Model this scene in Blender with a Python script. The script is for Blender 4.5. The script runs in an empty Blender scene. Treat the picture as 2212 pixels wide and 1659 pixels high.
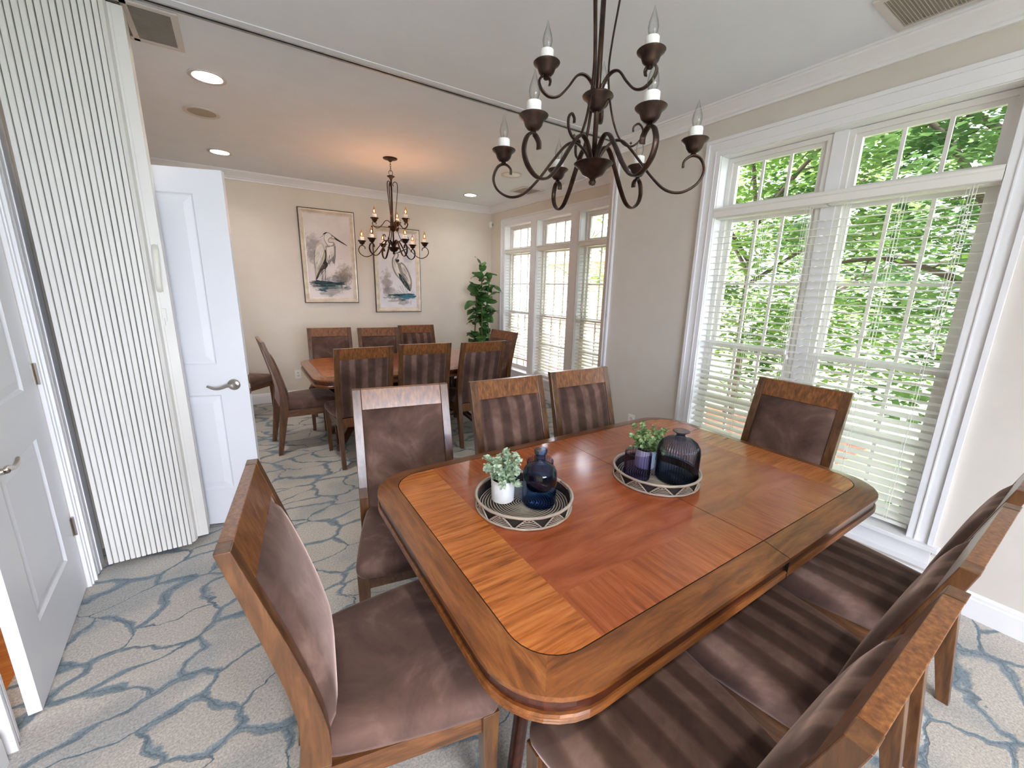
import bpy, math, random
from math import sin, cos, pi, radians, sqrt
from mathutils import Vector, Matrix
SC = bpy.context.scene
COL = SC.collection
random.seed(7)

# ------------------------------------------------------------------ camera
F_PX, YAW, PITCH, ROLL, HCAM = 882.75, .5851, -.2304, .0236, 1.52
fwd = Vector((sin(YAW)*cos(PITCH), cos(YAW)*cos(PITCH), sin(PITCH)))
rt = Vector((cos(YAW), -sin(YAW), 0)); up = rt.cross(fwd)
rt2 = cos(ROLL)*rt + sin(ROLL)*up
up2 = -sin(ROLL)*rt + cos(ROLL)*up
cd = bpy.data.cameras.new('camera'); cam = bpy.data.objects.new('camera', cd); COL.objects.link(cam)
cd.sensor_width = 36; cd.lens = 36*F_PX/2212; cd.clip_start = .01; cd.clip_end = 300
cam.matrix_world = Matrix(((rt2.x, up2.x, -fwd.x, 0), (rt2.y, up2.y, -fwd.y, 0), (rt2.z, up2.z, -fwd.z, HCAM), (0, 0, 0, 1)))
SC.camera = cam
# ------------------------------------------------------------------ world, sun, exposure
SC.view_settings.view_transform = 'Standard'; SC.view_settings.look = 'None'
SC.view_settings.gamma = 1; SC.view_settings.use_curve_mapping = False
SC.view_settings.exposure = 2.62
W = bpy.data.worlds.new('sky'); SC.world = W; W.use_nodes = True
nt = W.node_tree; nt.nodes.clear()
tc = nt.nodes.new('ShaderNodeTexCoord'); sx = nt.nodes.new('ShaderNodeSeparateXYZ')
mr = nt.nodes.new('ShaderNodeValToRGB'); re_ = mr.color_ramp.elements      # sky brightness by compass direction
mra = nt.nodes.new('ShaderNodeMath'); mra.operation = 'MULTIPLY_ADD'; mra.inputs[1].default_value = .5; mra.inputs[2].default_value = .5
mrm = nt.nodes.new('ShaderNodeMath'); mrm.operation = 'MULTIPLY'; mrm.inputs[1].default_value = 8
for k_, (p_, v_) in enumerate(((.05, .66), (.33, .075), (.70, .058), (.88, .42))):
    e_ = re_[k_] if k_ < 2 else re_.new(p_)
    e_.position = p_; e_.color = (v_, v_, v_, 1)
nz = nt.nodes.new('ShaderNodeTexNoise'); nz.inputs['Scale'].default_value = 3
cr = nt.nodes.new('ShaderNodeValToRGB')
cr.color_ramp.elements[0].position = .35; cr.color_ramp.elements[0].color = (.76, .81, 1, 1)
cr.color_ramp.elements[1].position = .65; cr.color_ramp.elements[1].color = (.9, .9, 1, 1)
bg = nt.nodes.new('ShaderNodeBackground'); wo = nt.nodes.new('ShaderNodeOutputWorld')
L = nt.links.new
L(tc.outputs['Generated'], sx.inputs[0]); L(sx.outputs['Y'], mra.inputs[0]); L(mra.outputs[0], mr.inputs[0]); L(mr.outputs[0], mrm.inputs[0]); L(tc.outputs['Generated'], nz.inputs['Vector'])
L(nz.outputs[0], cr.inputs[0]); L(cr.outputs[0], bg.inputs['Color']); L(mrm.outputs[0], bg.inputs['Strength']); L(bg.outputs[0], wo.inputs[0])
sd = bpy.data.lights.new('sun', 'SUN'); sd.energy = .75; sd.angle = radians(3); sd.color = (1, .97, .93)
sun = bpy.data.objects.new('sun', sd); COL.objects.link(sun)
sun.rotation_euler = Vector((-.62, .06, .78)).to_track_quat('Z', 'Y').to_euler()
cy = SC.cycles; cy.use_denoising = True; cy.max_bounces = 10; cy.diffuse_bounces = 5; cy.glossy_bounces = 4
cy.transmission_bounces = 10; cy.transparent_max_bounces = 24; cy.sample_clamp_indirect = 6; cy.caustics_reflective = False; cy.caustics_refractive = False

XR, XF, YB, HC, XL = 2.842, 3.494, 5.977, 2.739, -.79    # near window wall, far window wall, back wall, ceiling, left wall
YREAR = -3.0

def area_light(name, loc, sx_, sy_, power, rot, color=(1, 1, 1), portal=False):
    d = bpy.data.lights.new(name, 'AREA'); d.shape = 'RECTANGLE'; d.size = sx_; d.size_y = sy_; d.energy = power; d.color = color
    o = bpy.data.objects.new(name, d); COL.objects.link(o); o.location = loc; o.rotation_euler = rot
    if portal: d.cycles.is_portal = True
    return o
# portals only steer the sky's light through the window openings
area_light('portal_window', (XR+.25, 1.13, 1.35), 2.2, 1.4, 1, (0, radians(90), 0), portal=True)
area_light('portal_window', (XF+.25, 4.35, 1.35), 2.2, 2.4, 1, (0, radians(90), 0), portal=True)
area_light('portal_window', (.48, YREAR-.25, 1.38), 2.1, 2.3, 1, (radians(90), 0, 0), portal=True)

# ------------------------------------------------------------------ materials
def _n(m): return m.node_tree.nodes
def newmat(name):
    m = bpy.data.materials.new(name); m.use_nodes = True
    return m, m.node_tree.nodes['Principled BSDF'], m.node_tree
def setp(b, **k):
    for a, v in k.items():
        a = a.replace('_', ' ')
        if a in b.inputs: b.inputs[a].default_value = v
def srgb(r, g, b):
    f = lambda c: (c/255/12.92) if c/255 <= .04045 else ((c/255+.055)/1.055)**2.4
    return (f(r), f(g), f(b), 1)
def ramp(t, stops):
    r = t.nodes.new('ShaderNodeValToRGB'); e = r.color_ramp.elements
    e[0].position, e[0].color = stops[0]; e[1].position, e[1].color = stops[-1]
    for p, c in stops[1:-1]:
        x = e.new(p); x.color = c
    return r
def coords(t, scale=(1, 1, 1), rot=(0, 0, 0), src='Object', loc=(0, 0, 0)):
    c = t.nodes.new('ShaderNodeTexCoord'); m = t.nodes.new('ShaderNodeMapping')
    m.inputs['Scale'].default_value = scale; m.inputs['Rotation'].default_value = rot; m.inputs['Location'].default_value = loc
    t.links.new(c.outputs[src], m.inputs[0]); return m
def noise(t, vec, scale, detail=3, rough=.5, dist=0):
    n = t.nodes.new('ShaderNodeTexNoise'); n.inputs['Scale'].default_value = scale; n.inputs['Detail'].default_value = detail
    n.inputs['Roughness'].default_value = rough; n.inputs['Distortion'].default_value = dist
    if vec is not None: t.links.new(vec.outputs[0], n.inputs['Vector'])
    return n
def bump(t, b, h, strength=.1, dist=.01):
    u = t.nodes.new('ShaderNodeBump'); u.inputs['Strength'].default_value = strength; u.inputs['Distance'].default_value = dist
    t.links.new(h, u.inputs['Height']); t.links.new(u.outputs[0], b.inputs['Normal'])
def mixc(t, fac, a, b, mode='MIX'):
    x = t.nodes.new('ShaderNodeMix'); x.data_type = 'RGBA'; x.blend_type = mode
    for s, v in ((0, fac), (6, a), (7, b)):
        if hasattr(v, 'links') or hasattr(v, 'is_linked'): t.links.new(v, x.inputs[s])
        else: x.inputs[s].default_value = v
    return x.outputs[2]
def mathn(t, op, a, b=0, c=0):
    m = t.nodes.new('ShaderNodeMath'); m.operation = op
    for i, v in enumerate((a, b, c)):
        if hasattr(v, 'is_linked'): t.links.new(v, m.inputs[i])
        else: m.inputs[i].default_value = v
    return m.outputs[0]

def paint(name, col, rough=.55, var=.04, bmp=.03, bscale=180):
    m, b, t = newmat(name)
    c = coords(t); n = noise(t, c, 6, 4)
    dark = tuple(x*(1-var) for x in col[:3])+(1,); lite = tuple(min(1, x*(1+var)) for x in col[:3])+(1,)
    r = ramp(t, [(.3, dark), (.7, lite)]); t.links.new(n.outputs[0], r.inputs[0]); t.links.new(r.outputs[0], b.inputs['Base Color'])
    setp(b, Roughness=rough); n2 = noise(t, c, bscale, 2); bump(t, b, n2.outputs[0], bmp, .002)
    return m
def wood(name, c1, c2, c3, axis=0, scale=1., rough=.3, coat=.2, stretch=12, fine=1.0, dist=.6):
    """grain running along axis (0 x, 1 y, 2 z) of the object's own coordinates"""
    m, b, t = newmat(name)
    s = [stretch*scale]*3; s[axis] = scale*1.1
    c = coords(t, tuple(s)); n = noise(t, c, 2.2, 6, .62, dist)
    r = ramp(t, [(.28, c1), (.5, c2), (.72, c3)]); t.links.new(n.outputs[0], r.inputs[0])
    c2_ = coords(t, tuple(x*4 for x in s)); n2 = noise(t, c2_, 3, 3, .7)
    r2 = ramp(t, [(.3, (.7, .68, .66, 1)), (.6, (1, 1, 1, 1))]); t.links.new(n2.outputs[0], r2.inputs[0])
    out = mixc(t, .45*fine, r.outputs[0], r2.outputs[0], 'MULTIPLY')
    t.links.new(out, b.inputs['Base Color'])
    setp(b, Roughness=rough, Coat_Weight=coat, Coat_Roughness=.12); b.inputs['IOR'].default_value = 1.5
    bump(t, b, n2.outputs[0], .04, .001)
    return m
M = {}
M['wall'] = paint('wall_paint_greige', srgb(212, 206, 198), .75, .02)
M['wall_far'] = paint('wall_paint_beige', srgb(222, 214, 202), .75, .02)
M['ceil'] = paint('ceiling_paint', srgb(238, 242, 250), .85, .015)
M['trim'] = paint('white_trim', srgb(236, 237, 240), .38, .01, .01)
M['doorp'] = paint('white_door_paint', srgb(232, 234, 240), .35, .01, .01)
M['vinyl'] = paint('white_vinyl', srgb(226, 225, 221), .45, .02, .01)
M['slat'] = paint('blind_slat_white', srgb(236, 236, 230), .4, .01, .01)
M['dark'] = paint('dark_gap', srgb(28, 26, 24), .8, .1)
M['grille'] = paint('vent_grille', srgb(214, 208, 204), .5, .02)
M['speaker'] = paint('speaker_mesh', srgb(178, 168, 152), .8, .05)
M['plastic'] = paint('white_plastic', srgb(240, 240, 236), .35, .01, .0)
M['cream'] = paint('cream_plastic', srgb(226, 224, 214), .4, .01, .0)
M['pot'] = paint('white_ceramic', srgb(238, 240, 240), .3, .01, .0)
M['soil'] = paint('dark_soil', srgb(45, 34, 26), .95, .2)
M['bronze'], b, t = newmat('oil_rubbed_bronze'); setp(b, Metallic=.75, Roughness=.36)
c = coords(t); n = noise(t, c, 25, 4); r = ramp(t, [(.3, srgb(40, 30, 27)), (.75, srgb(86, 68, 58))]); t.links.new(n.outputs[0], r.inputs[0]); t.links.new(r.outputs[0], b.inputs['Base Color'])
M['nickel'], b, t = newmat('brushed_nickel'); setp(b, Metallic=1., Roughness=.3); b.inputs['Base Color'].default_value = srgb(190, 182, 172)
n = noise(t, coords(t, (1, 1, 30)), 60, 2); bump(t, b, n.outputs[0], .05, .001)
M['alu'], b, t = newmat('aluminium_track'); setp(b, Metallic=.6, Roughness=.45); n = noise(t, coords(t), 20)
r = ramp(t, [(.3, srgb(150, 150, 150)), (.7, srgb(185, 185, 185))]); t.links.new(n.outputs[0], r.inputs[0]); t.links.new(r.outputs[0], b.inputs['Base Color'])
M['silver'], b, t = newmat('champagne_frame'); setp(b, Metallic=.2, Roughness=.35)
n = noise(t, coords(t), 14, 4); r = ramp(t, [(.3, srgb(206, 194, 176)), (.7, srgb(232, 222, 206))]); t.links.new(n.outputs[0], r.inputs[0]); t.links.new(r.outputs[0], b.inputs['Base Color'])
M['framedark'] = paint('frame_bronze_edge', srgb(84, 72, 58), .45, .1)

RED = (srgb(134, 62, 30), srgb(160, 80, 42), srgb(182, 102, 58))
ORG = (srgb(118, 60, 20), srgb(182, 104, 46), srgb(206, 132, 68))
BRN = (srgb(78, 42, 16), srgb(124, 72, 32), srgb(154, 98, 50))
DRK = (srgb(38, 14, 8), srgb(66, 28, 14), srgb(92, 42, 22))
M['t_center'] = wood('mahogany_field', *RED, axis=0, scale=1.6, rough=.22, coat=.5, stretch=6, fine=.35)
M['t_bandx'] = wood('crossband_long_side', srgb(130, 64, 30), srgb(162, 84, 42), srgb(184, 106, 58), axis=1, scale=2, rough=.24, coat=.4, stretch=14)
M['t_bandy'] = wood('crossband_end', *ORG, axis=0, scale=2, rough=.24, coat=.4, stretch=16)
M['t_rimx'] = wood('rim_long', *BRN, axis=0, scale=2, rough=.3, coat=.25, stretch=10)
M['t_rimy'] = wood('rim_end', *BRN, axis=1, scale=2, rough=.3, coat=.25, stretch=10)
M['t_dark'] = wood('dark_mahogany', *DRK, axis=0, scale=2, rough=.3, coat=.3)
M['c_frame'] = wood('walnut_frame', srgb(58, 34, 16), srgb(92, 58, 31), srgb(118, 80, 46), axis=2, scale=2.5, rough=.32, coat=.25, stretch=8, fine=.5)
M['c_rail'] = wood('ribbon_veneer', srgb(70, 36, 15), srgb(116, 70, 34), srgb(152, 102, 56), axis=2, scale=2.4, rough=.3, coat=.3, stretch=16, fine=.25, dist=0)
M['c_side'] = wood('walnut_apron', srgb(62, 36, 17), srgb(98, 60, 31), srgb(126, 82, 46), axis=1, scale=3, rough=.34, coat=.2)

def suede(name, striped):
    m, b, t = newmat(name)
    c = coords(t, (1, 1, 1)); n = noise(t, c, 5, 5, .6, .5)
    base = ramp(t, [(.3, srgb(64, 44, 37)), (.52, srgb(92, 67, 58)), (.72, srgb(134, 106, 95))])
    if striped:
        sp = t.nodes.new('ShaderNodeSeparateXYZ'); cc = t.nodes.new('ShaderNodeTexCoord'); t.links.new(cc.outputs['Object'], sp.inputs[0])
        n3 = noise(t, coords(t, (6, .6, .6)), 1.5, 1)
        wob = mathn(t, 'MULTIPLY', n3.outputs[0], .05)
        xx = mathn(t, 'ADD', sp.outputs['X'], wob)
        s = mathn(t, 'SINE', mathn(t, 'MULTIPLY', xx, 2*pi/.105))
        s = mathn(t, 'MULTIPLY', mathn(t, 'SMOOTH_MIN', mathn(t, 'SMOOTH_MAX', mathn(t, 'MULTIPLY', s, 2.2), -1, .4), 1, .4), .11)
        v = mathn(t, 'ADD', mathn(t, 'MULTIPLY', mathn(t, 'SUBTRACT', n.outputs[0], .5), .8), mathn(t, 'ADD', s, .5))
        t.links.new(v, base.inputs[0])
    else: t.links.new(n.outputs[0], base.inputs[0])
    t.links.new(base.outputs[0], b.inputs['Base Color'])
    setp(b, Roughness=.9, Sheen_Weight=.6, Sheen_Roughness=.3); b.inputs['Sheen Tint'].default_value = srgb(226, 196, 186)
    n2 = noise(t, c, 400, 2); bump(t, b, n2.outputs[0], .15, .001)
    return m
M['suede'] = suede('brown_suede', False); M['suede_s'] = suede('striped_brown_suede', True)

def carpet():
    m, b, t = newmat('carpet')
    c = coords(t, (.85, 1.35, 1), rot=(0, 0, .12)); w = noise(t, c, 1.8, 2, .4); w2 = noise(t, c, 12, 3)
    off = t.nodes.new('ShaderNodeVectorMath'); off.operation = 'SCALE'; t.links.new(w.outputs['Color'], off.inputs[0]); off.inputs['Scale'].default_value = .5
    off2 = t.nodes.new('ShaderNodeVectorMath'); off2.operation = 'SCALE'; t.links.new(w2.outputs['Color'], off2.inputs[0]); off2.inputs['Scale'].default_value = .09
    ad = t.nodes.new('ShaderNodeVectorMath'); t.links.new(c.outputs[0], ad.inputs[0]); t.links.new(off.outputs[0], ad.inputs[1])
    ad2 = t.nodes.new('ShaderNodeVectorMath'); t.links.new(ad.outputs[0], ad2.inputs[0]); t.links.new(off2.outputs[0], ad2.inputs[1])
    v = t.nodes.new('ShaderNodeTexVoronoi'); v.feature = 'DISTANCE_TO_EDGE'; v.voronoi_dimensions = '2D'; v.inputs['Scale'].default_value = 4.0; v.inputs['Randomness'].default_value = .9
    t.links.new(ad2.outputs[0], v.inputs['Vector'])
    nw = noise(t, coords(t), 2.1, 2, loc) if False else noise(t, coords(t), 3.4, 2)
    wid = t.nodes.new('ShaderNodeMapRange'); wid.inputs[1].default_value = .38; wid.inputs[2].default_value = .66; wid.inputs[3].default_value = .012; wid.inputs[4].default_value = .12
    t.links.new(nw.outputs[0], wid.inputs[0])
    d = mathn(t, 'DIVIDE', v.outputs['Distance'], wid.outputs[0])
    vein = t.nodes.new('ShaderNodeMapRange'); vein.inputs[1].default_value = .7; vein.inputs[2].default_value = 1.25; vein.inputs[3].default_value = 1; vein.inputs[4].default_value = 0
    t.links.new(d, vein.inputs[0])
    edge = t.nodes.new('ShaderNodeMapRange'); edge.inputs[1].default_value = .0; edge.inputs[2].default_value = .02; edge.inputs[3].default_value = 1; edge.inputs[4].default_value = 0
    t.links.new(v.outputs['Distance'], edge.inputs[0])
    fib = noise(t, coords(t, (1, 1, 1)), 120, 4, .85); big = noise(t, coords(t, loc=(3, 1, 0)), 1.5, 3)
    rb = ramp(t, [(.3, srgb(196, 190, 180)), (.7, srgb(212, 206, 198))]); t.links.new(big.outputs[0], rb.inputs[0])
    rv = ramp(t, [(.3, srgb(120, 138, 150)), (.7, srgb(146, 162, 172))]); t.links.new(w2.outputs[0], rv.inputs[0])
    col = mixc(t, vein.outputs[0], rb.outputs[0], rv.outputs[0])
    blu = ramp(t, [(.5, (0, 0, 0, 1)), (.62, (1, 1, 1, 1))]); t.links.new(noise(t, coords(t, loc=(7, 0, 0)), 2.6, 2).outputs[0], blu.inputs[0])
    col = mixc(t, mathn(t, 'MULTIPLY', blu.outputs[0], .35), col, rv.outputs[0])
    col = mixc(t, mathn(t, 'MULTIPLY', edge.outputs[0], .5), col, srgb(62, 74, 82))
    rf = ramp(t, [(.34, (.38, .37, .36, 1)), (.64, (1.2, 1.2, 1.2, 1))]); t.links.new(fib.outputs[0], rf.inputs[0])
    col = mixc(t, .75, col, rf.outputs[0], 'MULTIPLY')
    t.links.new(col, b.inputs['Base Color']); setp(b, Roughness=1, Sheen_Weight=.15)
    h = mathn(t, 'ADD', fib.outputs[0], mathn(t, 'MULTIPLY', vein.outputs[0], -.8)); bump(t, b, h, .5, .006)
    return m
M['carpet'] = carpet()
M['orangewood'] = wood('hall_oak_floor', srgb(176, 96, 42), srgb(212, 130, 62), srgb(232, 156, 86), axis=0, scale=1, rough=.3)

def glassy(name, tint, fac_gloss=.12, rough=.02, ior=1.45, dens=None):
    """clear glass: transparent mixed with a mirror coat by Fresnel"""
    m, b, t = newmat(name); t.nodes.remove(b); out = t.nodes['Material Output']
    tr = t.nodes.new('ShaderNodeBsdfTransparent'); tr.inputs[0].default_value = tint
    gl = t.nodes.new('ShaderNodeBsdfGlossy'); gl.inputs['Roughness'].default_value = rough
    fr = t.nodes.new('ShaderNodeFresnel'); fr.inputs['IOR'].default_value = ior; ge = t.nodes.new('ShaderNodeNewGeometry')
    ff = mathn(t, 'MULTIPLY', fr.outputs[0], mathn(t, 'SUBTRACT', 1., ge.outputs['Backfacing']))
    mx = t.nodes.new('ShaderNodeMixShader'); t.links.new(ff, mx.inputs[0]); t.links.new(tr.outputs[0], mx.inputs[1]); t.links.new(gl.outputs[0], mx.inputs[2]); t.links.new(mx.outputs[0], out.inputs[0])
    return m
M['pane'] = glassy('window_glass', (.97, .98, .98, 1), ior=1.25)
M['bulbglass'] = glassy('bulb_glass', (.93, .95, .96, 1))
M['bulblit'] = glassy('glow_tinted_bulb_glass', (1, .68, .4, 1))  # orange tint puts the lit bulbs' glow into clear glass
def colglass(name, c_face, c_edge, ior=1.5, rough=.015):
    """coloured glass: each wall tints what is seen through it, deeper where it is seen edge-on"""
    m, b, t = newmat(name); t.nodes.remove(b); out = t.nodes['Material Output']
    lw = t.nodes.new('ShaderNodeLayerWeight'); lw.inputs[0].default_value = .35
    r = ramp(t, [(.1, c_face), (.85, c_edge)]); t.links.new(lw.outputs['Facing'], r.inputs[0])
    tr = t.nodes.new('ShaderNodeBsdfTransparent'); t.links.new(r.outputs[0], tr.inputs[0])
    gl = t.nodes.new('ShaderNodeBsdfGlossy'); gl.inputs['Roughness'].default_value = rough
    fr = t.nodes.new('ShaderNodeFresnel'); fr.inputs['IOR'].default_value = ior; ge = t.nodes.new('ShaderNodeNewGeometry')
    ff = mathn(t, 'MULTIPLY', fr.outputs[0], mathn(t, 'SUBTRACT', 1., ge.outputs['Backfacing']))
    mx = t.nodes.new('ShaderNodeMixShader'); t.links.new(ff, mx.inputs[0]); t.links.new(tr.outputs[0], mx.inputs[1]); t.links.new(gl.outputs[0], mx.inputs[2]); t.links.new(mx.outputs[0], out.inputs[0])
    return m
M['blueglass'] = colglass('blue_glass', (.66, .80, .93, 1), (.2, .36, .56, 1))
M['bulbglass'] = colglass('bulb_glass', (.97, .98, .98, 1), (.5, .53, .55, 1))
M['smokeglass'] = colglass('smoky_blue_glass', (.74, .80, .88, 1), (.2, .26, .36, 1))
M['plumglass'] = colglass('plum_ribbed_glass', (.80, .78, .90, 1), (.2, .18, .36, 1))

def leafmat(name, c1, c2, transl=.35, rough=.5, scale=3):
    m, b, t = newmat(name); n = noise(t, coords(t), scale, 3)
    r = ramp(t, [(.32, c1), (.68, c2)]); t.links.new(n.outputs[0], r.inputs[0]); t.links.new(r.outputs[0], b.inputs['Base Color'])
    setp(b, Roughness=rough); tl = t.nodes.new('ShaderNodeBsdfTranslucent'); t.links.new(r.outputs[0], tl.inputs[0])
    mx = t.nodes.new('ShaderNodeMixShader'); mx.inputs[0].default_value = transl
    t.links.new(b.outputs[0], mx.inputs[1]); t.links.new(tl.outputs[0], mx.inputs[2]); t.links.new(mx.outputs[0], t.nodes['Material Output'].inputs[0]); return m
M['maple'] = leafmat('maple_leaves', srgb(84, 122, 44), srgb(146, 178, 86), .4, .6, 1.5)
M['maple2'] = leafmat('dark_maple_leaves', srgb(62, 96, 50), srgb(118, 150, 84), .35, .6, 1.5)
M['pale'] = leafmat('pale_hedge_leaves', srgb(128, 160, 90), srgb(200, 214, 150), .5, .7, 2)
M['fiddle'] = leafmat('fiddle_leaf', srgb(34, 84, 40), srgb(104, 152, 84), .12, .3, 9)
M['euc'] = leafmat('eucalyptus_leaf', srgb(150, 182, 160), srgb(218, 232, 206), .2, .6, 60)
M['euc2'] = leafmat('green_eucalyptus_leaf', srgb(104, 146, 96), srgb(190, 210, 152), .2, .6, 60)
M['bark'] = paint('bark', srgb(88, 76, 62), .9, .3, .5, 40)
M['stem'] = paint('green_stem', srgb(120, 134, 92), .7, .1)
M['fstem'] = paint('fig_stem', srgb(110, 98, 74), .8, .2)
M['grass'] = paint('lawn', srgb(190, 200, 158), 1, .15)
M['mulch'] = paint('pine_straw', srgb(178, 112, 82), 1, .35, .6, 60)
M['basket'] = paint('planter_basket', srgb(150, 128, 98), .8, .15)
M['rattan'] = paint('whitewashed_rattan', srgb(172, 160, 148), .6, .25, .4, 300)
M['rattandark'] = paint('dark_rattan', srgb(40, 35, 32), .7, .25, .4, 300)
M['brick'] = paint('brick_house', srgb(190, 140, 120), .9, .2)

def emis(name, col, s):
    m, b, t = newmat(name); b.inputs['Emission Color'].default_value = col; b.inputs['Emission Strength'].default_value = s
    b.inputs['Base Color'].default_value = col; return m
M['filament'] = emis('lit_filament', (1, .55, .2, 1), 25)

# ------------------------------------------------------------------ mesh helpers
class MB:
    def __init__(s): s.v = []; s.f = []; s.mi = []; s.mat = 0
    def add(s, vs, fs, mx=None):
        o = len(s.v)
        s.v += [tuple(mx @ Vector(p)) if mx is not None else tuple(p) for p in vs]
        s.f += [tuple(i+o for i in f) for f in fs]; s.mi += [s.mat]*len(fs); return s
    def box(s, a, b, mx=None):
        x0, y0, z0 = [min(p, q) for p, q in zip(a, b)]; x1, y1, z1 = [max(p, q) for p, q in zip(a, b)]
        v = [(x0, y0, z0), (x1, y0, z0), (x1, y1, z0), (x0, y1, z0), (x0, y0, z1), (x1, y0, z1), (x1, y1, z1), (x0, y1, z1)]
        return s.add(v, [(0, 3, 2, 1), (4, 5, 6, 7), (0, 1, 5, 4), (1, 2, 6, 5), (2, 3, 7, 6), (3, 0, 4, 7)], mx)
    def hexa(s, bot, top, mx=None):
        return s.add(list(bot)+list(top), [(0, 3, 2, 1), (4, 5, 6, 7), (0, 1, 5, 4), (1, 2, 6, 5), (2, 3, 7, 6), (3, 0, 4, 7)], mx)
    def loft(s, rings, closed=True, caps=True, mx=None):
        n = len(rings[0]); v = [p for r in rings for p in r]; f = []
        for i in range(len(rings)-1):
            for j in range(n if closed else n-1):
                k = (j+1) % n; f.append((i*n+j, i*n+k, (i+1)*n+k, (i+1)*n+j))
        if caps and closed: f.append(tuple(range(n))[::-1]); f.append(tuple((len(rings)-1)*n+j for j in range(n)))
        return s.add(v, f, mx)
    def lathe(s, prof, n=24, mx=None, caps=False):
        rings = [[(r*cos(2*pi*j/n), r*sin(2*pi*j/n), z) for j in range(n)] for r, z in prof]
        return s.loft(rings, True, caps, mx)
    def tube(s, path, r, n=8, mx=None, flat=1.0, side=None, caps=True):
        P = [Vector(p) for p in path]; rings = []; prev = None
        for i, p in enumerate(P):
            d = (P[min(i+1, len(P)-1)]-P[max(i-1, 0)]).normalized()
            if side is not None: a = Vector(side)
            elif prev is None: a = Vector((0, 0, 1)) if abs(d.z) < .9 else Vector((1, 0, 0))
            else: a = prev
            a = (a-d*a.dot(d)).normalized(); b_ = d.cross(a); prev = a
            rr = r[i] if isinstance(r, (list, tuple)) else r
            rings.append([tuple(p+a*rr*cos(2*pi*j/n)+b_*rr*flat*sin(2*pi*j/n)) for j in range(n)])
        return s.loft(rings, True, caps, mx)
    def prism(s, poly, z0, z1, mx=None):
        return s.loft([[(x, y, z0) for x, y in poly], [(x, y, z1) for x, y in poly]], True, True, mx)
    def build(s, name, mats, parent=None, smooth=False, bev=0, auto=None, loc=None):
        me = bpy.data.meshes.new(name); me.from_pydata(s.v, [], s.f); me.update()
        if not isinstance(mats, (list, tuple)): mats = [mats]
        for m in mats: me.materials.append(M[m] if isinstance(m, str) else m)
        if len(mats) > 1: me.polygons.foreach_set('material_index', s.mi)
        if smooth: me.polygons.foreach_set('use_smooth', [True]*len(me.polygons))
        import bmesh
        bm = bmesh.new(); bm.from_mesh(me); bmesh.ops.recalc_face_normals(bm, faces=bm.faces); bm.to_mesh(me); bm.free()
        o = bpy.data.objects.new(name, me); COL.objects.link(o)
        if parent: o.parent = parent
        if loc: o.location = loc
        if bev:
            md = o.modifiers.new('bevel', 'BEVEL'); md.width = bev; md.segments = 2; md.limit_method = 'ANGLE'; md.angle_limit = radians(40)
        if smooth and auto:
            try:
                me.set_sharp_from_angle(angle=radians(auto))
            except Exception: pass
        return o
def thing(name, label, cat, loc=(0, 0, 0), rz=0, group=None):
    o = bpy.data.objects.new(name, None); COL.objects.link(o); o.location = loc; o.rotation_euler = (0, 0, rz)
    o.empty_display_size = .1; o['label'] = label; o['category'] = cat
    if group: o['group'] = group
    return o
def tag(o, label, cat, group=None):
    o['label'] = label; o['category'] = cat
    if group: o['group'] = group
    return o
def st(o, label=None):
    o['kind'] = 'structure'
    if label: o['label'] = label
    return o
def dup(root, loc, rz, label, group=None, rename=None):
    r = root.copy(); COL.objects.link(r); r.location = loc; r.rotation_euler = (0, 0, rz); r['label'] = label
    if group: r['group'] = group
    for ch in list(root.children):
        c_ = ch.copy(); COL.objects.link(c_); c_.parent = r
        for g in list(ch.children):
            d_ = g.copy(); COL.objects.link(d_); d_.parent = c_
    return r
def catmull(pts, k=6):
    P = [Vector(p) for p in pts]; out = []
    for i in range(len(P)-1):
        a = P[max(i-1, 0)]; b_ = P[i]; c_ = P[i+1]; d = P[min(i+2, len(P)-1)]
        for j in range(k):
            t_ = j/k
            out.append(.5*((2*b_)+(c_-a)*t_+(2*a-5*b_+4*c_-d)*t_*t_+(3*b_-a-3*c_+d)*t_**3))
    out.append(P[-1]); return out
def rrect(x0, y0, x1, y1, r, n=8):
    o = []
    for cx, cy_, a0 in ((x1-r, y1-r, 0), (x0+r, y1-r, pi/2), (x0+r, y0+r, pi), (x1-r, y0+r, 3*pi/2)):
        for i in range(n+1): o.append((cx+r*cos(a0+pi/2*i/n), cy_+r*sin(a0+pi/2*i/n)))
    return o

# ------------------------------------------------------------------ room shell
def slab(name, a, b, m, kind=True): 
    o = MB().box(a, b).build(name, m); return st(o)
slab('floor', (XL-.10, YREAR, -.05), (XR+.2, 2.8, 0), 'carpet').name = 'floor'
o = MB().box((XL-.10, 2.8, -.05), (XF+.2, YB, 0)).build('floor', 'carpet'); st(o)
st(MB().box((XL-3, YREAR, -.06), (XL-.10, YB, -.004)).build('floor', 'orangewood'), 'orange wood floor of the hall past the near door')
CANS = [(-.015, 3.44, 3.0), (0.0, 5.217, 1.3), (2.784, 5.336, .9), (.1, -.6, 5.), (.9, -1.3, 1.6), (.1, -2.1, 5.), (1.3, -2.3, 1.)]
import bmesh
def ceiling_with_holes():
    o = MB().box((XL-3, YREAR-.2, HC), (XF+.25, YB+.2, HC+.15)).build('ceiling', 'ceil')
    cb = MB()
    for x, y, _ in CANS: cb.lathe([(.0775, HC-.05), (.0775, HC+.10)], 32, Matrix.Translation((x, y, 0)), caps=True)
    c_ = cb.build('cutter', 'ceil'); md = o.modifiers.new('holes', 'BOOLEAN'); md.operation = 'DIFFERENCE'; md.solver = 'EXACT'; md.object = c_
    dg = bpy.context.evaluated_depsgraph_get(); me = bpy.data.meshes.new_from_object(o.evaluated_get(dg)); o.modifiers.clear(); o.data = me
    bpy.data.objects.remove(c_, do_unlink=True); st(o)
ceiling_with_holes()
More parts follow.
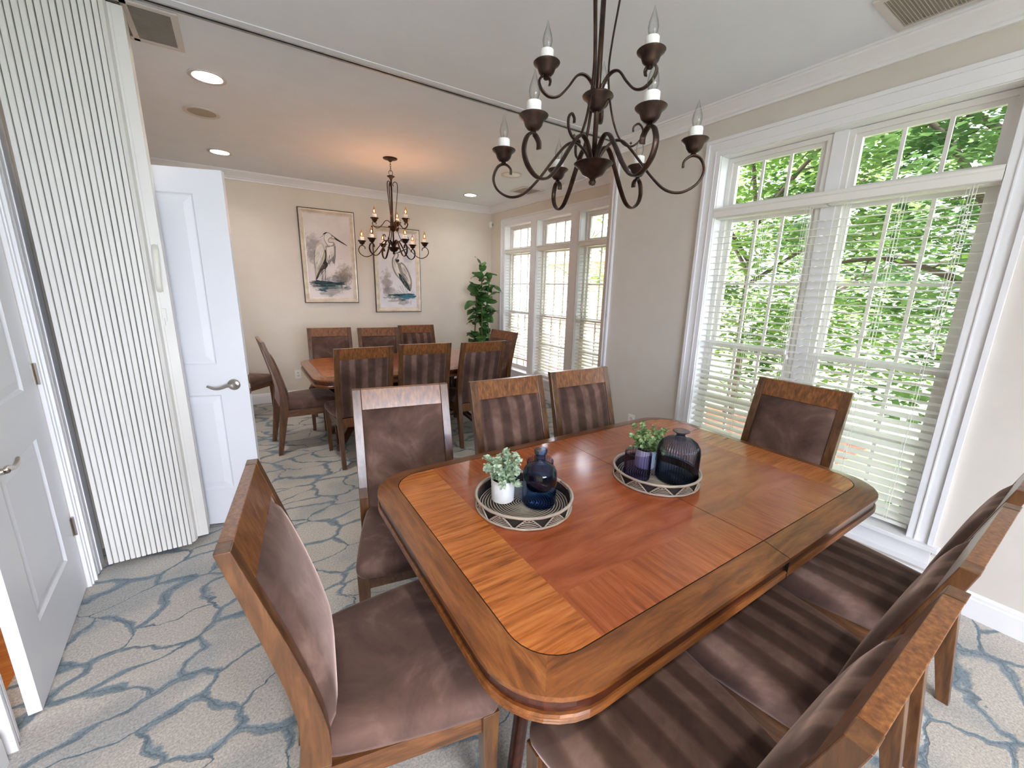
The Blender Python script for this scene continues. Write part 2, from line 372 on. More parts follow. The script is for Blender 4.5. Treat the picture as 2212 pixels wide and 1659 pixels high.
slab('wall_back', (XL-3, YB, 0), (XF+.2, YB+.2, HC), 'wall_far')

def wall_holes(name, X0, X1, y0, y1, holes, m):
    """wall slab between x X0..X1 spanning y0..y1 with rectangular openings (ya, yb, za, zb)"""
    mb = MB(); holes = sorted(holes); c_ = y0
    for ya, yb, za, zb in holes:
        if ya > c_: mb.box((X0, c_, 0), (X1, ya, HC))
        if za > 0: mb.box((X0, ya, 0), (X1, yb, za))
        mb.box((X0, ya, zb), (X1, yb, HC)); c_ = yb
    if c_ < y1: mb.box((X0, c_, 0), (X1, y1, HC))
    return st(mb.build(name, m))
BW = (.452, 1.782)            # big window opening in y
FW = [(4.872, 5.548), (4.038, 4.728), (3.19, 3.88)]
Z0, Z1 = .285, 2.422
W2 = (-2.3, -.9)
wall_holes('wall_right', XR, XR+.2, YREAR, 2.8, [(BW[0], BW[1], Z0, Z1)], 'wall')
st(MB().box((XR+.2, 2.62, 0), (XF+.2, 2.8, HC)).build('wall_return', 'wall')).name = 'wall_return'
wall_holes('wall_far_right', XF, XF+.2, 2.8, YB, [(a, b_, Z0, Z1) for a, b_ in FW], 'wall_far')
# rear wall behind the camera; the wide window opening is added to let in fill light
mb = MB(); mb.box((XL, YREAR-.2, 0), (XR+.2, YREAR, .25)); mb.box((XL, YREAR-.2, 2.5), (XR+.2, YREAR, HC))
mb.box((XL, YREAR-.2, .25), (-.55, YREAR, 2.5)); mb.box((1.3, YREAR-.2, .25), (XR+.2, YREAR, 2.5)); mb.box((.4, YREAR-.2, .25), (.5, YREAR, 2.5))
st(mb.build('wall_rear', 'wall'))
# left wall: near door opening y 1.80..2.64, pocket for the folding door, far room part with second door
ND = (1.795, 2.64, 0, 2.13)
mb = MB()
mb.box((XL-.14, YREAR, 0), (XL, ND[0], HC)); mb.box((XL-.14, ND[0], ND[3]), (XL, ND[1], HC)); mb.box((XL-.14, ND[1], 0), (XL, 2.735, HC))
mb.box((XL-.14, 2.735, 0), (XL-.02, 3.02, HC)); mb.box((XL-.14, 3.02, 0), (XL, 3.18, HC))
mb.box((XL-.14, 3.18, 2.13), (XL, 4.0, HC)); mb.box((XL-.14, 4.0, 0), (XL, YB, HC))
st(mb.build('wall_left', 'wall'))
# hall outer wall beyond the doors
st(MB().box((XL-3.1, YREAR, 0), (XL-3, YB, HC)).build('wall_hall', 'wall'))
st(MB().box((XL-3, YREAR-.2, 0), (XL, YREAR, HC)).build('wall_hall_end', 'wall')).name = 'wall_hall_end'

hl = thing('hall_fill_light', 'unseen flush white ceiling light added to brighten the hall behind the near door', 'ceiling light', (-2.2, 1.6, HC))  # no fixture known here; added to light the hall floor
MB().lathe([(.15, -.001), (.15, -.03), (.12, -.06), (.06, -.08), (0, -.085)], 24).build('diffuser', 'plastic', hl, smooth=True)
ld = bpy.data.lights.new('hall_fill_lamp', 'POINT'); ld.energy = 9; ld.color = (1, .93, .84); ld.shadow_soft_size = .25
o = bpy.data.objects.new('hall_fill_lamp', ld); COL.objects.link(o); o.location = (-2.2, 1.6, HC-.22)

# crown moulding profile (distance from wall, z)
p = .09
CR = [(0, -.093), (.016, -.093), (.018, -.080), (.026, -.074), (.034, -.060), (.062, -.030), (.074, -.020), (.078, -.012), (p, -.011), (p, 0), (0, 0)]
def crown_y(X, s, y0, y1, name='trim_1'):
    return st(MB().loft([[(X+s*a, y, HC+z) for a, z in CR] for y in (y0, y1)]).build(name, 'trim'))
def crown_x(Y, s, x0, x1, name='trim_2'):
    return st(MB().loft([[(x, Y+s*a, HC+z) for a, z in CR] for x in (x0, x1)]).build(name, 'trim'))
crown_y(XR, -1, YREAR, 2.70, 'trim_1'); crown_y(XF, -1, 2.8, YB, 'trim_2'); crown_x(YB, -1, XL, XF, 'trim_3')
crown_y(XL, 1, YREAR, 2.70, 'trim_4'); crown_y(XL, 1, 3.05, YB, 'trim_5')
BB = [(0, 0), (.017, 0), (.017, .098), (.013, .106), (.013, .118), (.006, .128), (0, .13)]
def base_y(X, s, y0, y1, name):
    return st(MB().loft([[(X+s*a, y, z) for a, z in BB] for y in (y0, y1)]).build(name, 'trim'))
base_y(XR, -1, YREAR, 2.70, 'baseboard_right'); base_y(XF, -1, 2.8, YB, 'baseboard_far_right')
st(MB().loft([[(x, YB-a, z) for a, z in BB] for x in (XL, XF)]).build('baseboard_back', 'trim'))
base_y(XL, 1, 2.699, 2.742, 'baseboard_left'); base_y(XL, 1, 4.1, YB, 'baseboard_left'); base_y(XL, 1, YREAR, 1.70, 'baseboard_left')

# casing with moulded steps, following a rectangular opening on a wall of constant x
def casing(X, s, ya, yb, za, zb, w, name, parent=None, bottom=False):
    mb = MB()
    steps = [(0, .30*w, .014), (.30*w, .36*w, .019), (.36*w, .80*w, .015), (.80*w, w, .026)]
    for a, b_, d in steps:
        x0, x1 = X, X+s*d
        mb.box((x0, ya-b_, za), (x1, ya-a, zb+b_)); mb.box((x0, yb+a, za), (x1, yb+b_, zb+b_)); mb.box((x0, ya-a, zb+a), (x1, yb+a, zb+b_))
        if bottom: mb.box((x0, ya-b_, za-b_), (x1, yb+b_, za-a))
    return mb.build(name, 'trim', parent)

def window_unit(par, X, ya, yb, name_glass='pane', cols=3):
    """frame, transom light and two sashes set back in one opening, all facing -x"""
    xi = X+.085; xo = X+.15
    fr = MB()
    for a, b_ in ((ya+.005, ya+.035), (yb-.035, yb-.005)): fr.box((xi, a, Z0+.006), (xo, b_, Z1-.007))
    fr.box((xi+.001, ya+.006, Z0+.001), (xo-.001, yb-.006, Z0+.034)); fr.box((xi+.001, ya+.006, Z1-.035), (xo-.001, yb-.006, Z1-.006)); fr.box((xi+.001, ya+.006, 2.03), (xo-.001, yb-.006, 2.10))
    fr.build('window_frame', 'vinyl', par)
    def sash(x, z0, z1, rows):
        s_ = MB(); w = .036; a, b_ = ya+.03, yb-.03
        for q in ((a, a+w), (b_-w, b_)): s_.box((x, q[0], z0), (x+.03, q[1], z1))
        s_.box((x, a+w, z0), (x+.03, b_-w, z0+w)); s_.box((x, a+w, z1-w), (x+.03, b_-w, z1))
        for i in range(1, cols):
            y = a+w+(b_-a-2*w)*i/cols; s_.box((x+.008, y-.0085, z0+w), (x+.022, y+.0085, z1-w))
        for i in range(1, rows):
            z = z0+(z1-z0)*i/rows; s_.box((x+.0072, a+w, z-.0085), (x+.0228, b_-w, z+.0085))
        so = s_.build('sash', 'vinyl', par)
        MB().box((x+.013, a+.01, z0+.01), (x+.017, b_-.01, z1-.01)).build(name_glass, 'pane', so)
    sash(X+.10, 2.085, Z1-.02, 1); sash(X+.115, 1.13, 2.04, 2); sash(X+.09, Z0+.03, 1.175, 2)

def empty_st(name, loc=(0, 0, 0)):
    o = bpy.data.objects.new(name, None); COL.objects.link(o); o.location = loc; o['kind'] = 'structure'; return o
w1 = empty_st('window_1')
casing(XR, -1, BW[0], BW[1], Z0, Z1, .105, 'casing', w1)
MB().box((XR-.05, BW[0]-.13, Z0-.022), (XR+.085, BW[1]+.13, Z0+.004)).build('sill', 'trim', w1, bev=.004)
ap = MB(); ap.box((XR-.016, BW[0]-.105, .18), (XR, BW[1]+.105, Z0-.022)); ap.box((XR-.024, BW[0]-.105, .155), (XR, BW[1]+.105, .185)); ap.box((XR-.024, BW[0]-.105, .235), (XR, BW[1]+.105, Z0-.022))
ap.build('apron', 'trim', w1)
lin = MB(); lin.box((XR, BW[0]-.002, Z0), (XR+.09, BW[0]+.004, Z1)); lin.box((XR, BW[1]-.004, Z0), (XR+.09, BW[1]+.002, Z1)); lin.box((XR, BW[0], Z1-.004), (XR+.09, BW[1], Z1+.002))
lin.build('jamb_lining', 'trim', w1)
MB().box((XR+.078, 1.095, Z0), (XR+.16, 1.165, Z1)).build('mullion', 'trim', w1)
window_unit(w1, XR, BW[0], 1.10); window_unit(w1, XR, 1.16, BW[1])
w2 = empty_st('window_2')
cas = MB()
y0_, y1_ = FW[2][0], FW[0][1]
steps = [(0, .03, .014), (.03, .036, .019), (.036, .08, .015), (.08, .10, .026)]
for a, b_, d in steps:
    cas.box((XF, y0_-b_, Z0), (XF-d, y0_-a, Z1+b_)); cas.box((XF, y1_+a, Z0), (XF-d, y1_+b_, Z1+b_)); cas.box((XF, y0_-a, Z1+a), (XF-d, y1_+a, Z1+b_))
cas.build('casing', 'trim', w2)
for a, b_ in ((FW[1][1], FW[0][0]), (FW[2][1], FW[1][0])):
    mb = MB(); mb.box((XF-.016, a, Z0), (XF, b_, Z1)); mb.box((XF-.022, a+.02, Z0), (XF, b_-.02, Z1)); mb.build('mullion', 'trim', w2)
mb = MB()
for a, b_ in FW: mb.box((XF, a, Z1-.004), (XF+.09, b_, Z1+.002)); mb.box((XF, b_-.004, Z0), (XF+.09, b_+.002, Z1)); mb.box((XF-.012, a, 2.028), (XF+.0, b_, 2.03))
mb.build('jamb_lining', 'trim', w2)
MB().box((XF-.05, y0_-.12, Z0-.022), (XF+.085, y1_+.12, Z0+.004)).build('sill', 'trim', w2, bev=.004)
ap = MB(); ap.box((XF-.016, y0_-.1, .17), (XF, y1_+.1, Z0-.022)); ap.box((XF-.024, y0_-.1, .15), (XF, y1_+.1, .18)); ap.build('apron', 'trim', w2)
for a, b_ in FW: window_unit(w2, XF, a, b_)
w4 = empty_st('rear_fill_window')  # unseen rear glazing, added as a source of fill light
MB().box((-.55, YREAR-.1, .25), (.4, YREAR-.095, 2.5)).box((.5, YREAR-.1, .25), (1.3, YREAR-.095, 2.5)).build('pane', 'pane', w4)

# ceiling track of the folding partition
tr = thing('folding_door_track', 'slim metal ceiling track with a dark slot running across the room', 'track', (0, 0, 0))
MB().box((XL-.09, 2.66, HC-.004), (XR, 2.708, HC-.0005)).build('mounting_strip', 'ceil', tr)
MB().box((XL-.09, 2.708, HC-.008), (XR, 2.714, HC-.0005)).box((XL-.09, 2.735, HC-.008), (XR, 2.745, HC-.0005)).build('rail', 'alu', tr)
MB().box((XL-.09, 2.714, HC-.004), (XR, 2.735, HC-.0005)).build('slot', 'dark', tr)
# strike jamb of the partition on the window wall
mb = MB(); mb.box((XR-.022, 2.698, 0), (XR, 2.712, HC-.09)); mb.box((XR-.022, 2.73, 0), (XR, 2.744, HC-.09)); mb.box((XR-.008, 2.712, 0), (XR, 2.73, HC-.09))
sj = thing('partition_strike_jamb', 'white latch channel of the folding door on the window wall', 'jamb')
mb.build('channel', 'trim', sj); MB().box((XR-.0095, 2.715, 1.27), (XR-.0075, 2.727, 1.31)).build('latch_slot', 'dark', sj)

# ------------------------------------------------------------------ folding door stack
fd = thing('accordion_door', 'white pleated accordion door folded into a stack at the left', 'door', (0, 0, 0))
rr = random.Random(3)
xs = []; x = -.735; npl = 16; wp = (.735-.375)/npl
outline = []
for i in range(npl):
    a = -.735+i*wp; g = .0025 if i % 3 else .004
    dd = rr.uniform(0, .003)
    outline += [(a+g*.5, 2.92), (a+g*.5, 2.762+dd), (a+wp*.16, 2.758+dd), (a+wp*.84, 2.758+dd), (a+wp-g*.5, 2.762+dd), (a+wp-g*.5, 2.92)]
mb = MB()
for i in range(npl):
    q = outline[i*6:i*6+6]; mb.prism(q[::-1], .03, HC-.022)
mb.build('pleated_panel', 'vinyl', fd)
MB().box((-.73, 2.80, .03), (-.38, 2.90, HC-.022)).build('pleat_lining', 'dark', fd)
MB().prism([(-.375, 2.765), (-.375, 2.91), (-.352, 2.91), (-.352, 2.80), (-.36, 2.775)], .035, HC-.022).build('end_trim', 'vinyl', fd)
MB().box((-.352, 2.80, .045), (-.298, 2.90, HC-.022)).box((-.342, 2.797, .045), (-.339, 2.80, HC-.03)).build('lead_post', 'vinyl', fd, bev=.002)
hp = catmull([(-.325, 2.798, 1.69), (-.323, 2.765, 1.66), (-.326, 2.757, 1.575), (-.331, 2.765, 1.49), (-.333, 2.798, 1.46)], 5)
MB().tube(hp, .013, 10, side=(1, 0, 0), flat=.6).box((-.338, 2.79, 1.655), (-.312, 2.8, 1.70)).box((-.346, 2.79, 1.45), (-.320, 2.8, 1.495)).build('pull_handle', 'cream', fd, smooth=True, auto=40)
lt = MB().box((-.342, 2.792, 1.31), (-.322, 2.80, 1.375)).build('latch', 'vinyl', fd, bev=.002)
MB().box((-.340, 2.775, 1.29), (-.332, 2.792, 1.325)).build('latch_lever', 'vinyl', lt)
# post standing beside the pocket
st(MB().box((XL-.03, 2.746, 0), (XL+.020, 2.78, HC)).box((XL-.03, 2.78, 0), (XL+.024, 2.795, HC)).box((XL-.03, 2.795, 0), (XL+.016, 2.87, HC)).build('trim_6', 'trim'))
st(MB().box((XL-.03, 2.7355, .14), (XL+.001, 2.746, HC-.09)).build('pocket_slit_shade', 'dark'))  # dark strip painted in for the shaded slit beside the post

# ------------------------------------------------------------------ panelled doors
def lever_handle(par, x, y, z, ysgn, xsgn, mx=None):
    """lever on a face looking along ysgn*y; lever points along xsgn*x"""
    mb = MB()
    R_ = Matrix.Translation((x, y, z)) @ Matrix.Rotation(radians(90), 4, 'X') @ Matrix.Scale(1, 4)
    sgn = 1 if ysgn < 0 else -1
    prof = [(.034, 0), (.034, .004), (.028, .009), (.02, .011), (.014, .016), (.011, .02), (.011, .045), (0, .047)]
    mb.lathe([(r, zz*sgn) for r, zz in prof], 20, R_)
    h = MB()
    yy = y+ysgn*.048
    pth = catmull([(x, yy, z), (x+xsgn*.02, yy, z+.003), (x+xsgn*.055, yy, z-.010), (x+xsgn*.085, yy, z-.012), (x+xsgn*.11, yy, z-.001), (x+xsgn*.118, yy, z+.004), (x+xsgn*.121, yy, z-.002)], 5)
    n = len(pth); h.tube(pth, [.011-.006*i/n for i in range(n)], 10)
    ro = mb.build('rosette', 'nickel', par, smooth=True, auto=50)
    return h.build('lever', 'nickel', ro, smooth=True)
def panel_door(par, w, h, t_, panels, side=-1, both=True):
    """leaf from x 0..w, y 0..t; recessed panels (x0,x1,z0,z1) with sloped bevels on both faces"""
    mb = MB(); xsr = sorted(set([0, w]+[v for q in panels for v in q[:2]]))
    mb2 = MB()
    # stiles and rails as boxes round the panels
    px0, px1 = panels[0][0], panels[0][1]; zs = sorted([(q[2], q[3]) for q in panels])
    mb.box((0, 0, 0), (px0, t_, h)); mb.box((px1, 0, 0), (w, t_, h)); c_ = 0
    for a, b_ in zs: mb.box((px0, 0, c_), (px1, t_, a)); c_ = b_
    mb.box((px0, 0, c_), (px1, t_, h))
    for x0, x1, z0, z1 in panels:
        for y, sg in ((0, 1), (t_, -1)):
            d1, d2, d3 = sg*.009, sg*.010, sg*.003
            rects = [(0, 0), (.008, d1), (.014, d2), (.05, d3)]
            rings = [[(x0+i, y+d, z0+i), (x1-i, y+d, z0+i), (x1-i, y+d, z1-i), (x0+i, y+d, z1-i)] for i, d in rects]
            mb2.loft(rings, True, False); mb2.add(rings[-1], [(0, 1, 2, 3)])
    mb.build('leaf', 'doorp', par); mb2.build('panel', 'doorp', par)
# door_1: near door in the left wall, ajar, hinged on its far side
ang = math.atan2(1.867-2.632, -.743+.792)
d1 = empty_st('door_1', (-.826, 2.630, .012)); d1.rotation_euler = (0, 0, ang)
panel_door(d1, .765, 2.10, .035, [(.17, .60, .25, .84), (.17, .60, 1.05, 1.95)])
# visible face looks to +x  (local +y)
lever_handle(d1, .765-.07, .035, .885, 1, -1)
for z in (.335, 1.09, 1.83):
    hb = MB(); hb.tube([(-.002, .041, z-.048), (-.002, .041, z+.048)], .006, 8)
    hb.box((.001, .0352, z-.045), (.018, .0365, z+.045)); hb.build('hinge', 'nickel', d1)
MB().box((.60, .035, 1.67), (.618, .052, 1.69)).build('coat_hook', 'nickel', d1)
c1 = empty_st('trim_8')
casing(XL, 1, ND[0], ND[1], 0, ND[3], .058, 'casing', c1)
jm = MB(); jm.box((XL-.14, ND[0], 0), (XL+.001, ND[0]+.012, ND[3])); jm.box((XL-.14, ND[1]-.003, 0), (XL-.036, ND[1]+.01, ND[3])); jm.box((XL-.14, ND[0], ND[3]-.012), (XL+.001, ND[1], ND[3]))
jm.build('jamb', 'trim', c1)
# door_2: far room door standing open, seen face on behind the folding door
a2 = math.atan2(2.888-3.138, -.006+.778)
d2 = empty_st('door_2', (-.778, 3.138, .012)); d2.rotation_euler = (0, 0, a2)
panel_door(d2, .812, 2.09, .035, [(.13, .662, .235, .845), (.13, .662, 1.03, 1.965)])
lever_handle(d2, .812-.075, 0, .905, -1, -1)
MB().box((.8115, .008, .84), (.8135, .028, .96)).box((.8125, .012, .875), (.818, .024, .905)).build('latch_plate', 'nickel', d2)
for z in (.3, 1.07, 1.85): MB().tube([(-.003, .038, z-.045), (-.003, .038, z+.045)], .006, 8).build('hinge', 'nickel', d2)
c2_ = empty_st('trim_9'); casing(XL, 1, 3.18, 4.0, 0, 2.13, .07, 'casing', c2_)

# ------------------------------------------------------------------ ceiling fittings
def ring_light(name, label, cat, x, y, r, deep=True, mat_in='trim', group=None):
    t_ = thing(name, label, cat, (x, y, HC), 0, group)
    MB().lathe([(r, -.001), (r, -.006), (r*.96, -.009), (r*.78, -.006), (r*.76, -.001)], 36).build('trim_ring', 'grille', t_, smooth=True, auto=50)
    if deep:
        MB().lathe([(r*.768, -.004), (r*.74, .02), (r*.62, .085)], 30).build('lamp_baffle', 'plastic', t_, smooth=True)
        MB().lathe([(r*.62, .085), (r*.5, .08), (r*.3, .068), (0, .062)], 24).build('lamp_face', 'cream', t_, smooth=True)
    else: MB().lathe([(r*.80, -.004), (r*.5, -.007), (0, -.008)], 30).build('speaker_cover', mat_in, t_, smooth=True)
    return t_
def can_fill_lamp(x, y, w):  # added fill light; the visible far cans are unlit fixtures
    d = bpy.data.lights.new('downlight_fill_lamp', 'AREA'); d.shape = 'DISK'; d.size = .11; d.energy = w; d.color = (1, .95, .90)
    o = bpy.data.objects.new('downlight_fill_lamp', d); COL.objects.link(o); o.location = (x, y, HC+.055)
ring_light('recessed_downlight', 'large white recessed downlight nearest the ceiling return vent', 'ceiling light', -.015, 3.44, .10, True, group='recessed downlights in the far ceiling')
ring_light('ceiling_speaker', 'round beige flush speaker behind the left downlight', 'speaker', -.08, 4.135, .115, False, 'speaker')
ring_light('recessed_downlight', 'small white recessed downlight by the back wall at left', 'ceiling light', 0.0, 5.217, .10, True, group='recessed downlights in the far ceiling')
ring_light('ceiling_speaker', 'round white flush speaker near the far windows', 'speaker', 2.665, 4.131, .115, False, 'plastic')
ring_light('recessed_downlight', 'white recessed downlight near the back corner by the windows', 'ceiling light', 2.784, 5.336, .10, True, group='recessed downlights in the far ceiling')
for k_, (x, y, w) in enumerate(CANS):  # last four cans are out of view, added to brighten the near room
    can_fill_lamp(x, y, w)
    if k_ > 2: ring_light('recessed_downlight', 'unseen recessed downlight added for fill behind the viewer, %s of four' % ('left front', 'right front', 'left rear', 'right rear')[k_-3], 'ceiling light', x, y, .10, True, group='added fill downlights in the near ceiling')
def vent(name, label, x0, y0, x1, y1, nsl, bars=(), along='x'):
    t_ = thing(name, label, 'vent', ((x0+x1)/2, (y0+y1)/2, HC)); w = (x1-x0)/2; d = (y1-y0)/2; e = .028
    mb = MB(); 
    for q in (((-w, -d), (w, -d+e)), ((-w, d-e), (w, d)), ((-w, -d+e), (-w+e, d-e)), ((w-e, -d+e), (w, d-e))): mb.box((q[0][0], q[0][1], -.010), (q[1][0], q[1][1], -.001))
    for bx in bars: mb.box((bx-.012-(x0+x1)/2, -d, -.010), (bx+.012-(x0+x1)/2, d, -.001))
    mb.build('vent_frame', 'grille', t_)
    MB().box((-w+e, -d+e, -.002), (w-e, d-e, -.0008)).build('duct', 'dark' if nsl > 24 else 'speaker', t_)
    s_ = MB()
    for i in range(nsl):
        if along == 'x':
            y = -d+e+(2*d-2*e)*(i+.5)/nsl; s_.hexa([(-w+e, y-.004, -.009), (w-e, y-.004, -.009), (w-e, y-.002, -.009), (-w+e, y-.002, -.009)], [(-w+e, y+.002, -.002), (w-e, y+.002, -.002), (w-e, y+.004, -.002), (-w+e, y+.004, -.002)])
        else:
            x = -w+e+(2*w-2*e)*(i+.5)/nsl; s_.hexa([(x-.004, -d+e, -.009), (x-.002, -d+e, -.009), (x-.002, d-e, -.009), (x-.004, d-e, -.009)], [(x+.002, -d+e, -.002), (x+.004, -d+e, -.002), (x+.004, d-e, -.002), (x+.002, d-e, -.002)])
    s_.build('louvres', 'grille', t_)
vent('return_air_vent', 'large louvred return vent in the ceiling above the folding door', -.70, 2.775, -.10, 3.16, 26, bars=(-.295,))
vent('supply_vent', 'small ceiling vent in front of the far windows', 3.07, 4.47, 3.37, 4.80, 22)
vent('supply_vent', 'corner of a ceiling vent above the near window wall', 2.385, .58, 2.72, .90, 22)

# wall outlets, sensor
def outlet(name, label, loc, rz):
    t_ = thing(name, label, 'outlet', loc, rz)
    MB().box((-.036, -.006, -.058), (.036, 0, .058)).build('cover_plate', 'plastic', t_, bev=.002)
    for z in (-.02, .02):
        s_ = MB().lathe([(.0165, 0), (.0165, .002), (.015, .003), (0, .003)], 16, Matrix.Translation((0, -.006, z)) @ Matrix.Rotation(radians(90), 4, 'X')).build('socket', 'cream', t_)
        MB().box((-.008, -.0095, z+.001), (-.006, -.0088, z+.009)).box((.006, -.0095, z+.001), (.008, -.0088, z+.009)).box((-.002, -.0095, z-.010), (.002, -.0088, z-.006)).build('slots', 'dark', s_)
    return t_
outlet('wall_outlet', 'white duplex outlet on the back wall left of the far table', (.555, YB, .345), 0)
outlet('wall_outlet', 'white outlet on the window wall just above the near tabletop', (XR, 2.33, .385), radians(-90))
ms = thing('motion_sensor', 'small white motion sensor high in the back corner', 'sensor', (XF-.03, YB-.03, 2.49), radians(45))
MB().lathe([(0, -.052), (.02, -.048), (.032, -.02), (.034, .01), (.028, .04), (0, .052)], 16).build('sensor_housing', 'plastic', ms, smooth=True)
MB().lathe([(0, -.02), (.02, -.015), (.024, 0), (.02, .02), (0, .026)], 12, Matrix.Translation((0, -.018, -.005))).build('lens', 'speaker', ms, smooth=True)

# ------------------------------------------------------------------ venetian blinds
def blind(label, X, ya, yb, zbot, valance=True, tilt=5, tassel=(.25,), group='venetian blinds'):
    """slats between ya..yb hung from the valance height down to zbot, room side at -x"""
    t_ = thing('venetian_blind', label, 'window blind', (X, (ya+yb)/2, 0), 0, group); w = (yb-ya)/2
    xc = .042; ztop = 2.025
    n = int((ztop-.03-(zbot+.03))/.043); mb = MB()
    for i in range(n):
        z = zbot+.035+i*.043; a = radians(tilt+14 if z < .93 else tilt)
        q = [(xc-.025*cos(a), z-.025*sin(a)), (xc, z+.0025), (xc+.025*cos(a), z+.025*sin(a))]
        top = [(x, z_+.0028) for x, z_ in q]; poly = q+top[::-1]
        mb.loft([[(x, y, z_) for x, z_ in poly] for y in (-w, w)])
    mb.build('slats', 'slat', t_)
    MB().box((xc-.027, -w, zbot-.002), (xc+.027, w, zbot+.018)).build('bottom_rail', 'slat', t_, bev=.003)
    MB().box((.014, -w, ztop-.005), (.072, w, ztop+.045)).build('head_rail', 'slat', t_)
    c_ = MB()
    ys = [-w+.09, 0, w-.09] if w > .3 else [-w+.07, w-.07]
    for y in ys:
        for xx in (xc-.027, xc+.027): c_.tube([(xx, y, zbot+.01), (xx, y, ztop)], .0012, 4)
        for xx in (xc-.027, xc+.027): c_.tube([(xx, y+.012, zbot+.01), (xx, y+.012, ztop)], .0009, 4)
    c_.build('ladder_cord', 'slat', t_)
    k = MB()
    for y, zz in tassel:
        k.tube([(xc-.036, y, zz), (xc-.036, y, ztop)], .0014, 4); k.tube([(xc-.036, y+.012, zz+.03), (xc-.036, y+.012, ztop)], .0014, 4)
    if tassel: k.build('pull_cord', 'slat', t_)
    for y, zz in tassel:
        for dy, dz in ((0, 0), (.012, .03)):
            MB().lathe([(.002, .022), (.006, .014), (.0085, 0), (.007, -.008), (0, -.009)], 10, Matrix.Translation((xc-.036, y+dy, zz+dz))).build('tassel', 'plastic', t_, smooth=True)
    if valance:
        v = MB(); v.loft([[(x, y, z) for x, z in [(-.012, 2.03), (-.006, 2.03), (-.006, 2.035), (.010, 2.035), (.010, 2.088), (-.012, 2.088), (-.018, 2.08), (-.018, 2.072), (-.012, 2.066)]] for y in (-w-.0, w+.0)]); v.build('valance', 'slat', t_)
    return t_
blind('white slatted blind over the narrower left half of the near window', XR, 1.12, 1.775, .315, False, tassel=((-.27, 1.13),))
blind('white slatted blind over the right half of the near window', XR, .46, 1.105, .315, False, tassel=((-.255, 1.25),))
v = MB(); v.loft([[(XR+x, y, z) for x, z in [(-.014, 2.03), (-.008, 2.026), (-.002, 2.034), (.012, 2.034), (.012, 2.088), (-.014, 2.09), (-.02, 2.082), (-.02, 2.072), (-.014, 2.066)]] for y in (.455, 1.78)])
tag(v.build('blind_valance', 'slat'), 'one long white valance spanning both blinds of the near window', 'valance')
blind('white slatted blind in the far window nearest the back corner, raised a little', XF, FW[0][0]+.006, FW[0][1]-.006, .46, True, tassel=((-.25, 1.2),))
blind('white slatted blind in the middle one of the three far windows', XF, FW[1][0]+.006, FW[1][1]-.006, .31, True, tassel=((.25, 1.25),))
blind('white slatted blind in the far window next to the folding door jamb', XF, FW[2][0]+.006, FW[2][1]-.006, .31, True, tassel=((.25, 1.25),))

